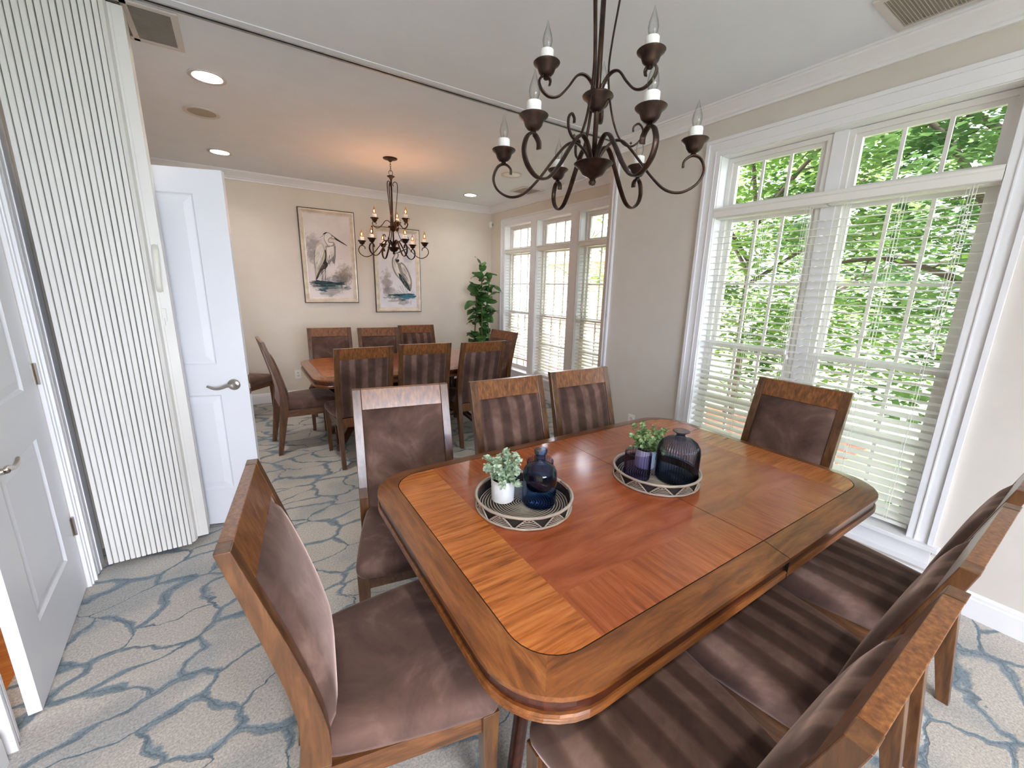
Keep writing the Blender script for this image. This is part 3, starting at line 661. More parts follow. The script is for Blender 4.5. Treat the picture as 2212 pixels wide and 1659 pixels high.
# ------------------------------------------------------------------ dining table
def dining_table(label, cx, cy_, rz):
    t_ = thing('dining_table', label, 'table', (cx, cy_, 0), rz)
    X, Y, ZT = .846, .504, .76
    inner = rrect(-X, -Y, X, Y, .115, 9); outer = rrect(-X-.08, -Y-.08, X+.08, Y+.08, .19, 9)
    n = len(inner)
    # flat field, split by the leaf joint
    fx, fy = X-.175, Y-.15
    MB().box((-fx, -fy, ZT-.02), (.034-.0018, fy, ZT)).build('tabletop_field', 't_center', t_); MB().box((.034+.0018, -fy, ZT-.02), (fx, fy, ZT)).build('tabletop_field', 't_center', t_)
    # crossbands fill between the field and the inner line
    def quarter(sel): return [p_ for p_ in inner if sel(p_)]
    def bandpoly(x0, x1, side):
        pts = []
        for k in range(25):
            pass
        return pts
    for s in (-1, 1):
        ends = MB()
        pts = [p_ for p_ in inner if p_[0]*s >= fx-1e-6]
        pts.sort(key=lambda p_: math.atan2(p_[1], p_[0]*s))
        poly = [(fx*s, -Y)]+[p_ for p_ in pts]+[(fx*s, Y)]
        if s < 0: poly = poly[::-1]
        # mitred corners: end band is the area |y| grows with x
        ends.prism(poly, ZT-.02, ZT-.0002); ends.build('end_crossband', 't_bandy', t_)
    for s in (-1, 1):
        for a, b_ in ((-fx, .034-.0018), (.034+.0018, fx)):
            MB().box((a, s*fy, ZT-.02), (b_, s*Y, ZT-.0002)).build('side_crossband', 't_bandx', t_)
    g = MB()
    ring = lambda pts, z, k=1.0: [(x, y, z) for x, y in pts]
    inn2 = rrect(-X-.003, -Y-.003, X+.003, Y+.003, .118, 9)
    MB().loft([ring(inner, ZT-.0005), ring(inner, ZT-.003), ring(inn2, ZT-.003), ring(inn2, ZT-.001)], True, False).build('groove', 'dark', t_)
    # sloped rim, one board per side
    for i0, sg0, mat in ((0, 1, 't_rimx'), (0, -1, 't_rimx'), (1, 1, 't_rimy'), (1, -1, 't_rimy')):
        mb = MB()
        for j in range(n):
            k = (j+1) % n; a, b_ = inn2[j], inn2[k]; c_, d = outer[k], outer[j]
            mx_, my = (c_[0]+d[0])/2, (c_[1]+d[1])/2
            longside = abs(my)/(Y+.08)-abs(mx_)/(X+.08) > 0 if abs(c_[0]-d[0])+abs(c_[1]-d[1]) > .2 else (abs(my)-(Y-.1) > abs(mx_)-(X-.1))
            if longside != (i0 == 0) or (my if longside else mx_)*sg0 < 0: continue
            def sub(p0, p1, q0, q1):
                mb.add([(p0[0], p0[1], ZT), (p1[0], p1[1], ZT), (q1[0], q1[1], ZT-.016), (q0[0], q0[1], ZT-.016)], [(0, 1, 2, 3)])
                mb.add([(q0[0], q0[1], ZT-.016), (q1[0], q1[1], ZT-.016), (q1[0], q1[1], ZT-.028), (q0[0], q0[1], ZT-.028)], [(0, 1, 2, 3)])
                s_ = .99; mb.add([(q0[0], q0[1], ZT-.028), (q1[0], q1[1], ZT-.028), (q1[0]*s_, q1[1]*s_, ZT-.028), (q0[0]*s_, q0[1]*s_, ZT-.028)], [(0, 1, 2, 3)])
            if abs(a[0]-b_[0]) > .5:
                def cut(p_, q_, x): t0 = (x-p_[0])/(q_[0]-p_[0]); return (x, p_[1]+t0*(q_[1]-p_[1]))
                sg = 1 if b_[0] > a[0] else -1
                m1, m2 = .034-sg*.0013, .034+sg*.0013
                sub(a, cut(a, b_, m1), d, cut(d, c_, m1)); sub(cut(a, b_, m2), b_, cut(d, c_, m2), c_)
            else: sub(a, b_, d, c_)
        mb.build('rim', mat, t_)
    o1 = lambda e, r: rrect(-X-.08+e, -Y-.08+e, X+.08-e, Y+.08-e, r, 9)
    MB().loft([ring(o1(.008, .185), ZT-.026), ring(o1(.008, .185), ZT-.064)], True, True).build('apron', 't_dark', t_)
    MB().loft([ring(o1(.02, .17), ZT-.062)]+[ring(o1(e, .185), ZT-z) for e, z in ((.003, .062), (0, .066), (.004, .069), (0, .073), (.004, .076), (0, .080), (.005, .085), (.03, .086))], True, True).build('reeded_moulding', 't_rimx', t_)
    MB().box((.0335, -Y-.0805, ZT-.085), (.0345, Y+.0805, ZT-.03)).box((.032, -Y-.01, ZT-.02), (.036, Y+.01, ZT-.004)).build('leaf_joint', 'dark', t_)
    for px in (-.48, .50):
        ped = MB(); ped.lathe([(.13, .66), (.12, .64), (.07, .60), (.06, .52), (.085, .44), (.095, .36), (.07, .28), (.075, .20), (.10, .17), (.10, .12), (.05, .11)], 20, Matrix.Translation((px, 0, 0)), caps=True)
        po = ped.build('pedestal', 't_dark', t_, smooth=True, auto=40)
        for k in range(4):
            a = pi/4+k*pi/2; d = Vector((cos(a), sin(a), 0))
            pp = [Vector((px, 0, 0))+d*r+Vector((0, 0, z)) for r, z in ((.06, .17), (.16, .155), (.26, .085), (.34, .035), (.375, .028))]
            MB().tube(catmull(pp, 4), [.042-.0009*i for i in range(17)][:17], 8, flat=.7).build('foot', 't_dark', po, smooth=True)
    return t_
dining_table('polished mahogany dining table with trays, filling the foreground', 1.2817, 1.019, -.0106)
dining_table('matching mahogany dining table beneath the lit chandelier in the far room', 1.375, 4.115, 0)

# ------------------------------------------------------------------ dining chair
ZR = [(0, .043, .078), (.20, .066, .118), (.40, .088, .156), (.44, .092, .162), (.50, .101, .163), (.56, .104, .157), (.66, .090, .136), (.775, .064, .105), (.90, .034, .067), (1.03, .0, .028)]
def prof_at(z):
    for (z0, r0, f0), (z1, r1, f1) in zip(ZR, ZR[1:]):
        if z <= z1+1e-9:
            t_ = (z-z0)/(z1-z0); return r0+(r1-r0)*t_, f0+(f1-f0)*t_
    return ZR[-1][1:]
def chair_proto(suede_key, label, loc, rz, group):
    t_ = thing('dining_chair', label, 'chair', loc, rz, group); H = .2325
    def post(x0, x1, z0, z1, n, mb, tap=0):
        rings = []
        for i in range(n+1):
            z = z0+(z1-z0)*i/n; r, f = prof_at(z); k = tap*(1-(z-z0)/(z1-z0))
            rings.append([(x0+k, r, z), (x1-k, r, z), (x1-k, f, z), (x0+k, f, z)])
        mb.loft(rings)
    for a_, b0 in ((-H, -H+.040), (H-.040, H)):
        fr = MB(); post(a_, b0, .43, 1.03, 12, fr); fr.build('back_post', 'c_frame', t_, bev=.002)
    for s in (-1, 1):
        lg = MB(); post(-H if s < 0 else H-.042, -H+.042 if s < 0 else H, 0, .43, 5, lg, .004); lg.build('leg', 'c_frame', t_, bev=.002)
        x = s*.247
        MB().hexa([(x-.015, .535, 0), (x+.015, .535, 0), (x+.015, .565, 0), (x-.015, .565, 0)], [(x-.025, .525, .41), (x+.022, .525, .41), (x+.022, .572, .41), (x-.025, .572, .41)]).build('leg', 'c_frame', t_, bev=.002)
    rail = MB(); rings = []
    for z in (.935, .965, 1.0, 1.0295):
        r, f = prof_at(z); rings.append([(-H+.0408, r+.0005, z), (H-.0408, r+.0005, z), (H-.0408, f-.0005, z), (-H+.0408, f-.0005, z)])
    rail.loft(rings).build('top_rail', 'c_rail', t_, bev=.0015)
    MB().box((-H+.04, .105, .35), (H-.04, .135, .43)).build('apron', 'c_rail', t_)
    MB().box((-.235, .535, .345), (.235, .562, .405)).build('apron', 'c_side', t_)
    for s in (-1, 1):
        MB().hexa([(s*.222, .14, .345), (s*.200, .14, .345), (s*.232, .54, .345), (s*.256, .54, .345)], [(s*.222, .14, .408), (s*.200, .14, .408), (s*.232, .54, .408), (s*.256, .54, .408)]).build('apron', 'c_side', t_)
    # back cushion: bulged front, flat upholstered rear
    cu = MB(); NX, NZ = 12, 16; HX = H-.041; rings = []
    front = []; back = []
    for j in range(NZ+1):
        v_ = j/NZ; z = .44+(.934-.44)*v_; r, f = prof_at(z); fl = f-.006
        fr_, bk_ = [], []
        for i in range(NX+1):
            u = -1+2*i/NX
            e = (1-abs(u)**5)*(1-abs(2*v_-1)**6); e = max(0, e)
            fr_.append((u*HX, fl+.030*sqrt(e), z)); bk_.append((u*HX, r+.006, z))
        front.append(fr_); back.append(bk_)
    rings = [front[j]+back[j][::-1] for j in range(NZ+1)]
    cu.loft(rings); cu.build('back_cushion', suede_key, t_, smooth=True, auto=50)
    # seat cushion
    se = MB(); 
    out = []
    def half(f): # half width along the depth
        k = max(0, min(1, (f-.13)/.25)); return .19+(.272-.19)*min(1, (max(0, f-.13)/.42))**.62 if f > .13 else .19
    N = 14; right = []
    for i in range(N+1):
        f = .128+(.60-.128)*i/N; right.append((half(f) if i else .188, f))
    corner = []
    hx = right[-1][0]
    right = [q for q in right if q[1] < .545]
    for i in range(1, 9):
        a = i/8*pi/2; corner.append((hx-.055+.055*cos(a), .548+.042*sin(a)))
    frontp = [(x, .59+.012*(1-(x/.217)**2)) for x in (.15, .08, 0, -.08, -.15)]
    poly = right+corner+frontp+[(-x, y) for x, y in (right+corner)[::-1]]
    cx0, cy0 = 0, .36
    lev = [(.94, .402), (.985, .407), (1.0, .425), (1.0, .445), (.985, .462), (.94, .474), (.84, .482), (.65, .488), (.4, .491), (.15, .492)]
    rings = [[(x*s, cy0+(y-cy0)*s, z) for x, y in poly] for s, z in lev]
    se.loft(rings); se.build('seat', suede_key, t_, smooth=True, auto=60)
    return t_
D = radians
GN, GF = 'chairs around the near table', 'chairs around the far table'
CH = [  # striped?, x, y, rz deg, label, group
 (0, -.060, 1.076, -97.7, 'suede chair at the near table\'s left end, closest in the foreground by the white door', GN),
 (0, .637, 1.975, 169.7, 'dining chair at the near table\'s left corner with pale sheen across its wooden top rail', GN),
 (1, 1.208, 1.892, 177.7, 'middle dining chair on the near table\'s far side, striped suede behind the bottle tray', GN),
 (1, 1.760, 1.905, 177.3, 'dining chair on the near table\'s far side closest to the window wall', GN),
 (0, 2.630, .970, 90, 'dining chair at the near table\'s right end, standing before the large blinds', GN),
 (1, .761, .063, 0, 'dining chair at the bottom edge of the picture, nearest of the row seen from above', GN),
 (1, 1.312, .065, 0, 'second chair of the row on the near table\'s front side, between two others', GN),
 (1, 1.910, .062, 0, 'last chair of the front row, at the right picture edge by the baseboard', GN),
 (0, .100, 4.225, -87, 'dining chair at the far table\'s left end, seen from the side', GF),
 (1, .805, 3.355, -1.8, 'left chair of the three with their backs to us at the far table', GF),
 (1, 1.327, 3.375, -8, 'middle chair of the three with their backs to us at the far table', GF),
 (1, 1.870, 3.290, -1.5, 'right chair of the three with their backs to us at the far table', GF),
 (0, .836, 5.100, 174, 'left chair behind the far table, under the first heron picture', GF),
 (0, 1.343, 4.940, 174, 'middle chair behind the far table, under the second heron picture', GF),
 (1, 1.876, 5.120, 177, 'right chair behind the far table, with striped suede', GF),
 (0, 2.600, 4.09, 97, 'dining chair at the far table\'s right end by the windows and fig plant', GF),
 (0, -.340, 5.660, -133.8, 'spare dining chair in the back left corner, mostly hidden by the open white door', None),
]
protos = {}
for s_, x, y, rz, lab, g in CH:
    if s_ not in protos: protos[s_] = chair_proto('suede_s' if s_ else 'suede', lab, (x, y, 0), D(rz), g); continue
    o = dup(protos[s_], (x, y, 0), D(rz), lab, g)
    if g is None and 'group' in o: del o['group']

# ------------------------------------------------------------------ chandeliers
def chandelier(label, x, y, z, phL, phU, lit):
    t_ = thing('chandelier', label, 'chandelier', (x, y, z)); RL, RU = .315, .18
    rod = MB(); rod.tube([(0, 0, -.02), (0, 0, .66)], .0085, 12); rod.build('centre_rod', 'bronze', t_, smooth=True)
    MB().lathe([(.0, -.068), (.009, -.066), (.013, -.057), (.009, -.048), (.014, -.043), (.034, -.034), (.046, -.016), (.062, -.004), (.066, 0), (.063, .003), (.02, .004), (0, .004)], 28).build('lower_hub', 'bronze', t_, smooth=True, auto=45)
    MB().lathe([(.0, .155), (.014, .157), (.026, .168), (.034, .188), (.048, .199), (.050, .204), (.046, .208), (0, .208)], 28).build('upper_hub', 'bronze', t_, smooth=True, auto=45)
    MB().lathe([(.0, .64), (.012, .645), (.018, .662), (.036, .672), (.038, .677), (.034, .68), (.008, .682), (0, .69)], 24).build('top_collar', 'bronze', t_, smooth=True)
    top = HC-z
    MB().lathe([(0, top-.034), (.012, top-.032), (.02, top-.022), (.045, top-.014), (.066, top-.008), (.07, top-.003), (.07, top-.0005), (0, top-.0005)], 32).build('canopy', 'bronze', t_, smooth=True, auto=45)
    lk = MB(); rings = .022
    lk.tube([(rings*cos(a)*.9, 0, .708+rings*sin(a)) for a in [2*pi*i/20 for i in range(21)]], .0028, 6)
    zc = .735; k = 0
    while zc+.012 < top-.03:
        pts = [(.007*cos(a), 0, zc+.0135*sin(a)) for a in [2*pi*i/12 for i in range(13)]]
        if k % 2: pts = [(0, p_[0], p_[2]) for p_ in pts]
        lk.tube(pts, .0018, 5); zc += .019; k += 1
    lk.build('chain', 'bronze', t_, smooth=True)
    armL = [(.012, .0), (.028, .035), (.06, .066), (.095, .062), (.14, .015), (.19, -.045), (.24, -.088), (.29, -.097), (.335, -.073), (.352, -.035), (.338, .002), (.312, .012), (.29, -.003), (.288, -.022)]
    armU = [(.010, .205), (.022, .235), (.046, .256), (.075, .252), (.105, .215), (.135, .186), (.165, .180), (.192, .195), (.203, .218), (.192, .235), (.176, .236), (.166, .225), (.168, .212)]
    cup = [(.006, -.047), (.009, -.044), (.007, -.040), (.016, -.037), (.024, -.028), (.029, -.014), (.040, -.005), (.042, -.001), (.040, .001), (.034, -.001), (.02, -.006), (0, -.008)]
    k_in = 0
    for R_, ph, n, arm, zc, step, w in ((RL, phL, 6, armL, .059, pi/3, 1), (RU, phU, 3, armU, .273, 2*pi/3, .9)):
        for i in range(n):
            a = ph+i*step; d = Vector((cos(a), sin(a), 0)); sd_ = (-sin(a), cos(a), 0)
            path = catmull([d*r+Vector((0, 0, zz)) for r, zz in arm], 5)
            ar = MB(); ar.tube(path, .0095*w, 10, side=sd_, flat=.45); ao = ar.build('arm', 'bronze', t_, smooth=True)
            T = Matrix.Translation(d*R_+Vector((0, 0, zc)))
            MB().lathe([(r, zz) for r, zz in cup], 24, T).build('candle_cup', 'bronze', ao, smooth=True, auto=50)
            MB().lathe([(.0, -.006), (.0208, -.006), (.0208, .032), (.019, .034), (.010, .034), (0, .033)], 18, T).build('candle_sleeve', 'plastic', ao, smooth=True, auto=40)
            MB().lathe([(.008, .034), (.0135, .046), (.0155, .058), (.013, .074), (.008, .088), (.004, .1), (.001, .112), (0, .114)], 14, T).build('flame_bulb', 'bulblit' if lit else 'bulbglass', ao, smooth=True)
            if lit:
                MB().lathe([(0, .050), (.003, .053), (.004, .062), (.002, .072), (0, .074)], 8, T).build('filament', 'filament', ao)
                k_in += 1
            else:
                MB().tube([(0, 0, .034), (.0, 0, .05), (.003, 0, .062), (-.002, 0, .066), (0, 0, .05)], .0006, 4, T).tube([(0, 0, .033), (0, 0, .05)], .0022, 6, T).build('filament', 'nickel', ao)
    sc = [(.022, .586), (.016, .60), (.022, .618), (.040, .626), (.056, .612), (.060, .57), (.052, .48), (.036, .36), (.030, .28), (.038, .20), (.058, .12), (.085, .066), (.118, .048), (.146, .066), (.152, .096), (.138, .114), (.123, .106), (.122, .092)]
    for i in range(3):
        a = phL+(2*i+1)*pi/3; d = Vector((cos(a), sin(a), 0))
        MB().tube(catmull([d*r+Vector((0, 0, zz)) for r, zz in sc], 5), .0055, 8, side=(-sin(a), cos(a), 0), flat=.6).build('scroll_rod', 'bronze', t_, smooth=True)
        MB().lathe([(0, -.005), (.005, 0), (0, .005)], 8, Matrix.Translation(d*.118+Vector((0, 0, .058)))).build('rivet', 'bronze', t_, smooth=True)
    return t_
chandelier('unlit dark bronze scrolled chandelier with clear bulbs hanging above the near table', 1.056, 1.126, 1.936, -.814+pi, -.318+pi, False)
FX, FY, FZ = 1.399, 4.384, 1.899
chandelier('lit dark bronze scrolled chandelier with bulbs glowing amber over the far table', FX, FY, FZ, -.475+pi, -.049+pi, True)
for i in range(9):
    R_, a, z = (.315, -.475+pi+i*pi/3, .125) if i < 6 else (.18, -.049+pi+(i-6)*2*pi/3, .34)
    ld = bpy.data.lights.new('candle_light', 'POINT'); ld.energy = .22; ld.color = (1, .66, .48); ld.shadow_soft_size = .012
    o = bpy.data.objects.new('candle_light', ld); COL.objects.link(o); o.location = (FX+R_*cos(a), FY+R_*sin(a), FZ+z-.003)

# ------------------------------------------------------------------ heron pictures
def art_bg(name, c1, c2, washes, loc):
    """paper with soft watercolour washes: (x, z, rx, rz, colour, strength) in canvas metres"""
    m, b, t = newmat(name); c = coords(t, (1, 1, 1)); n = noise(t, coords(t, loc=loc), 3, 4)
    r = ramp(t, [(.4, c1), (.65, c2)]); t.links.new(n.outputs[0], r.inputs[0]); col = r.outputs[0]
    nn = noise(t, coords(t, loc=loc), 13, 5, .65, .8)
    for k, (x, z, rx, rz, wc, stg) in enumerate(washes):
        mp_ = coords(t, (1/rx, 0, 1/rz), loc=(-x/rx, 0, -z/rz)); ln = t.nodes.new('ShaderNodeVectorMath'); ln.operation = 'LENGTH'; t.links.new(mp_.outputs[0], ln.inputs[0])
        d = mathn(t, 'ADD', ln.outputs['Value'], mathn(t, 'MULTIPLY', mathn(t, 'SUBTRACT', nn.outputs[0], .5), 2.6))
        mk = t.nodes.new('ShaderNodeMapRange'); mk.inputs[1].default_value = .45; mk.inputs[2].default_value = 1.05; mk.inputs[3].default_value = stg; mk.inputs[4].default_value = 0; t.links.new(d, mk.inputs[0])
        col = mixc(t, mk.outputs[0], col, wc)
    t.links.new(col, b.inputs['Base Color']); setp(b, Roughness=.7); return m
AP = {k: paint('paint_'+k, c_, .7, .18, 0) for k, c_ in dict(white=srgb(232, 228, 222), warm=srgb(200, 192, 176), grey=srgb(150, 146, 142), dark=srgb(44, 40, 38), brown=srgb(90, 72, 56), teal=srgb(60, 98, 106), deep=srgb(38, 58, 60), blue=srgb(60, 130, 150), mist=srgb(180, 176, 172), tan=srgb(186, 168, 148)).items()}
for k, v_ in AP.items(): M['ap_'+k] = v_
APK = list(AP)
M['bg1'] = art_bg('watercolour_paper_pinkgrey', srgb(232, 224, 222), srgb(220, 212, 210), [(-.19, .72, .10, .16, srgb(150, 146, 148), .8), (-.21, .58, .07, .10, srgb(120, 116, 118), .6), (.17, .36, .11, .17, srgb(140, 120, 100), .8), (.10, .30, .16, .08, srgb(110, 104, 104), .7), (.0, .20, .24, .05, srgb(60, 80, 84), .8), (-.02, .13, .12, .05, srgb(120, 134, 142), .7)], (0, 0, 0))
M['bg2'] = art_bg('watercolour_paper_bluewhite', srgb(236, 234, 238), srgb(222, 220, 224), [(-.17, .42, .08, .18, srgb(140, 130, 120), .75), (-.12, .30, .12, .08, srgb(120, 116, 112), .6), (.15, .78, .10, .12, srgb(170, 170, 178), .5), (.04, .21, .22, .04, srgb(50, 84, 90), .8), (.10, .14, .10, .05, srgb(110, 130, 142), .7)], (3, 0, 0))
def picture(label, x0, x1, z0, z1, quad, shapes, lines, bgk):
    w, h = x1-x0, z1-z0
    t_ = thing('framed_heron_painting', label, 'picture', ((x0+x1)/2, YB, z0)); e = .066
    def frame_ring(off0, off1, y0, y1):
        a = [(-w/2+off0, y0, off0), (w/2-off0, y0, off0), (w/2-off0, y0, h-off0), (-w/2+off0, y0, h-off0)]
        b_ = [(-w/2+off1, y1, off1), (w/2-off1, y1, off1), (w/2-off1, y1, h-off1), (-w/2+off1, y1, h-off1)]
        return [a, b_]
    fr = MB()
    rs = [frame_ring(0, 0, -.0, -.03)[0], frame_ring(0, 0, -.03, -.03)[0]]
    rs.append([(x, -.034, z) for x, _, z in frame_ring(.004, 0, 0, 0)[0]])
    rs.append([(x, -.032, z) for x, _, z in frame_ring(.009, 0, 0, 0)[0]])
    fr.loft(rs, True, False).build('outer_frame', 'framedark', t_)
    f2 = MB(); r2 = [[(x, y, z) for x, _, z in frame_ring(o_, 0, 0, 0)[0]] for o_, y in ((.009, -.032), (.013, -.037), (.022, -.035), (.028, -.038), (.058, -.022), (.064, -.022), (.068, -.016))]
    f2.loft(r2, True, False).build('inner_frame', 'silver', t_)
    (xl0, xr0, yt), (xl1, xr1, yb_) = quad; iw, ih = w-2*e, h-2*e
    def mp(px, py):
        t0 = (py-yt)/(yb_-yt); a = xl0+(xl1-xl0)*t0; b_ = xr0+(xr1-xr0)*t0
        return (-iw/2+iw*(px-a)/(b_-a), e+ih*(1-t0))
    cv = MB(); cv.box((-iw/2-.004, -.018, e-.004), (iw/2+.004, -.004, h-e+.004)); 
    y = -.0182
    for k, pts in shapes:
        cv.mat = 1+APK.index(k); y -= .00012
        pts = [Vector((*mp(*q), 0)) for q in pts]; P_ = [Vector((q.x, q.y, 0)) for q in catmull(pts+[pts[0]], 3)][:-1]
        P_ = [q for q in P_ if abs(q.x) < iw/2]
        cv.add([(q.x, y, q.y) for q in P_], [tuple(range(len(P_)))])
    for k, wd, pts in lines:
        cv.mat = 1+APK.index(k); y -= .00008; P_ = [mp(*q) for q in pts]
        for (ax, az), (bx, bz) in zip(P_, P_[1:]):
            d = Vector((bx-ax, bz-az)); L_ = d.length or 1; nn = Vector((-d.y, d.x))/L_*wd
            cv.add([(ax+nn.x, y, az+nn.y), (ax-nn.x, y, az-nn.y), (bx-nn.x*.6, y, bz-nn.y*.6), (bx+nn.x*.6, y, bz+nn.y*.6)], [(0, 1, 2, 3)])
    cv.build('painting', [bgk]+['ap_'+k for k in APK], t_)
    return t_
R3 = random.Random(11)
def blob(cx, cy_, rx, ry, n=14, j=.3): return [(cx+rx*cos(2*pi*i/n)*R3.uniform(1-j, 1+j), cy_+ry*sin(2*pi*i/n)*R3.uniform(1-j, 1+j)) for i in range(n)]
sh1 = [
 ('warm', [(350, 640), (400, 600), (440, 628), (465, 700), (462, 800), (420, 900), (375, 1010), (348, 1080), (334, 1000), (322, 850), (330, 720)]),
 ('white', [(360, 660), (405, 625), (430, 650), (440, 720), (410, 820), (365, 920), (345, 930), (335, 820), (342, 730)]),
 ('grey', [(465, 640), (500, 640), (575, 590), (592, 660), (590, 760), (572, 880), (545, 840), (505, 890), (478, 800)]),
 ('white', [(480, 660), (520, 655), (560, 610), (575, 680), (570, 760), (540, 800), (500, 840), (484, 760)]),
 ('dark', [(455, 690), (474, 720), (476, 850), (500, 880), (470, 945), (430, 965), (400, 1000), (366, 1085), (340, 1095), (372, 1000), (420, 900), (458, 800)]),
 ('brown', [(440, 880), (470, 930), (420, 960), (380, 1030), (350, 1085), (380, 990)]),
 ('grey', [(449, 520), (462, 478), (500, 462), (545, 486), (560, 510), (520, 545), (506, 575), (530, 590), (575, 588), (565, 640), (500, 648), (470, 610), (450, 565)]),
 ('white', [(455, 520), (468, 486), (500, 472), (535, 492), (548, 512), (510, 540), (497, 575), (520, 600), (565, 600), (550, 630), (505, 636), (476, 600), (457, 560)]),
 ('dark', [(430, 505), (455, 472), (492, 460), (476, 478), (455, 492)]),
 ('dark', [(535, 495), (560, 500), (610, 532), (740, 614), (735, 620), (600, 556), (560, 548), (585, 530)]),
 ('tan', [(520, 520), (560, 530), (600, 548), (560, 552), (530, 545)]),
 ('deep', blob(470, 1150, 190, 26, 20, .4)), ('deep', blob(380, 1130, 90, 26, 16, .5)), ('teal', blob(560, 1165, 130, 12, 16, .4)), ('deep', blob(440, 1185, 150, 10, 16, .5)),
 ('teal', blob(460, 1240, 60, 30, 12, .5)), ('mist', blob(560, 1260, 90, 30, 12, .4)), ('mist', blob(430, 1290, 60, 14, 12, .4))]
def feathers(n, box, ang, ln_, cols, w, seed):
    R_ = random.Random(seed); o_ = []
    for _ in range(n):
        x = R_.uniform(box[0], box[2]); y = box[1]+(box[3]-box[1])*R_.random(); a = radians(ang+R_.uniform(-12, 12)); l_ = ln_*R_.uniform(.5, 1.2)
        o_.append((R_.choice(cols), w*R_.uniform(.5, 1.3), [(x, y), (x+cos(a)*l_*.5+R_.uniform(-3, 3), y+sin(a)*l_*.5), (x+cos(a)*l_, y+sin(a)*l_)]))
    return o_
ln1 = feathers(30, (345, 680, 440, 900), 110, 110, ['grey', 'white', 'mist', 'brown'], .0012, 1)+feathers(26, (490, 680, 575, 820), 98, 120, ['white', 'dark', 'grey', 'mist'], .0012, 2)+feathers(16, (400, 900, 470, 980), 118, 90, ['dark', 'brown'], .0016, 3)+feathers(40, (290, 1110, 680, 1180), 2, 60, ['deep', 'teal', 'dark'], .0022, 4)+feathers(20, (340, 1200, 720, 1260), 0, 70, ['teal', 'mist', 'deep'], .0012, 5)+feathers(14, (400, 1090, 500, 1130), -80, 35, ['deep', 'dark'], .0014, 6)+[('dark', .0035, [(415, 950), (420, 1050), (424, 1130)]), ('dark', .0035, [(462, 900), (462, 1040), (456, 1130)]), ('dark', .002, [(440, 510), (390, 545)]), ('dark', .002, [(330, 700), (322, 850), (340, 1090)]), ('dark', .0025, [(590, 640), (590, 760), (575, 900)]), ('grey', .0015, [(560, 780), (545, 880)]), ('grey', .0015, [(530, 820), (515, 920)]), ('dark', .0015, [(455, 700), (420, 840), (370, 960)]),
 ('teal', .002, [(360, 1215), (700, 1220)]), ('teal', .0018, [(330, 1240), (480, 1250)]), ('teal', .0018, [(540, 1200), (740, 1195)]), ('deep', .002, [(280, 1180), (420, 1190)]), ('mist', .002, [(480, 1290), (700, 1285)])]
picture('framed watercolour of a heron facing right, the left and higher of the two', .715, 1.385, 1.274, 2.437, ((192, 777, 240), (272, 822, 1348)), sh1, ln1, 'bg1')
sh2 = [
 ('grey', [(1402, 775), (1380, 830), (1384, 920), (1410, 1000), (1450, 1060), (1500, 1120), (1560, 1180), (1545, 1080), (1505, 1000), (1478, 900), (1482, 862), (1440, 862), (1432, 822), (1462, 800), (1478, 750), (1450, 720), (1420, 735)]),
 ('white', [(1412, 790), (1394, 840), (1400, 920), (1430, 1000), (1470, 1060), (1520, 1110), (1490, 1020), (1462, 930), (1450, 880), (1425, 850), (1420, 815), (1448, 790), (1456, 750), (1434, 745)]),
 ('dark', [(1425, 820), (1470, 815), (1478, 840), (1445, 862)]), ('deep', [(1450, 730), (1500, 700), (1640, 640), (1500, 720)]),
 ('grey', [(1478, 880), (1508, 852), (1560, 900), (1610, 1000), (1638, 1100), (1632, 1200), (1612, 1252), (1570, 1200), (1530, 1100), (1490, 1000), (1470, 930)]),
 ('white', [(1500, 880), (1530, 890), (1575, 960), (1605, 1050), (1618, 1130), (1600, 1160), (1560, 1090), (1520, 990), (1496, 920)]),
 ('deep', [(1462, 1000), (1500, 1030), (1545, 1100), (1590, 1170), (1612, 1252), (1580, 1232), (1520, 1155), (1475, 1070)]),
 ('teal', blob(1540, 1310, 130, 24, 18, .4)), ('deep', blob(1430, 1310, 90, 18, 16, .5)), ('blue', blob(1590, 1330, 90, 20, 16, .5)), ('blue', blob(1560, 1345, 60, 14, 12, .5)),
 ('mist', blob(1500, 1400, 50, 50, 12, .4)), ('teal', blob(1500, 1380, 40, 14, 12, .4)), ('mist', blob(1400, 1390, 90, 12, 12, .4))]
ln2 = feathers(30, (1495, 900, 1590, 1080), 66, 110, ['grey', 'mist', 'dark'], .0012, 7)+feathers(18, (1395, 830, 1430, 980), 72, 100, ['grey', 'mist'], .0012, 8)+feathers(14, (1490, 1040, 1560, 1140), 58, 90, ['deep', 'dark'], .0015, 9)+feathers(34, (1380, 1290, 1640, 1340), 2, 50, ['teal', 'blue', 'deep'], .0022, 10)+feathers(16, (1250, 1340, 1620, 1400), 0, 60, ['teal', 'mist'], .0012, 11)+[('grey', .003, [(1530, 1130), (1550, 1220), (1556, 1310)]), ('grey', .003, [(1566, 1180), (1568, 1300)]), ('deep', .002, [(1470, 1180), (1530, 1300)]), ('deep', .002, [(1440, 1240), (1520, 1300)]), ('teal', .002, [(1420, 1260), (1510, 1310)]), ('deep', .002, [(1640, 1240), (1610, 1300)]), ('teal', .002, [(1660, 1260), (1620, 1310)]), ('deep', .002, [(1500, 1170), (1535, 1300)]),
 ('blue', .002, [(1520, 1365), (1650, 1362)]), ('teal', .0018, [(1250, 1340), (1420, 1345)]), ('dark', .0018, [(1384, 800), (1380, 920), (1430, 1040)]), ('dark', .002, [(1490, 900), (1530, 1010), (1590, 1110)])]
picture('framed watercolour of a heron among teal reeds, right and lower, behind the lit chandelier', 1.612, 2.278, 1.142, 2.300, ((1190, 1712, 465), (1226, 1686, 1484)), sh2, ln2, 'bg2')

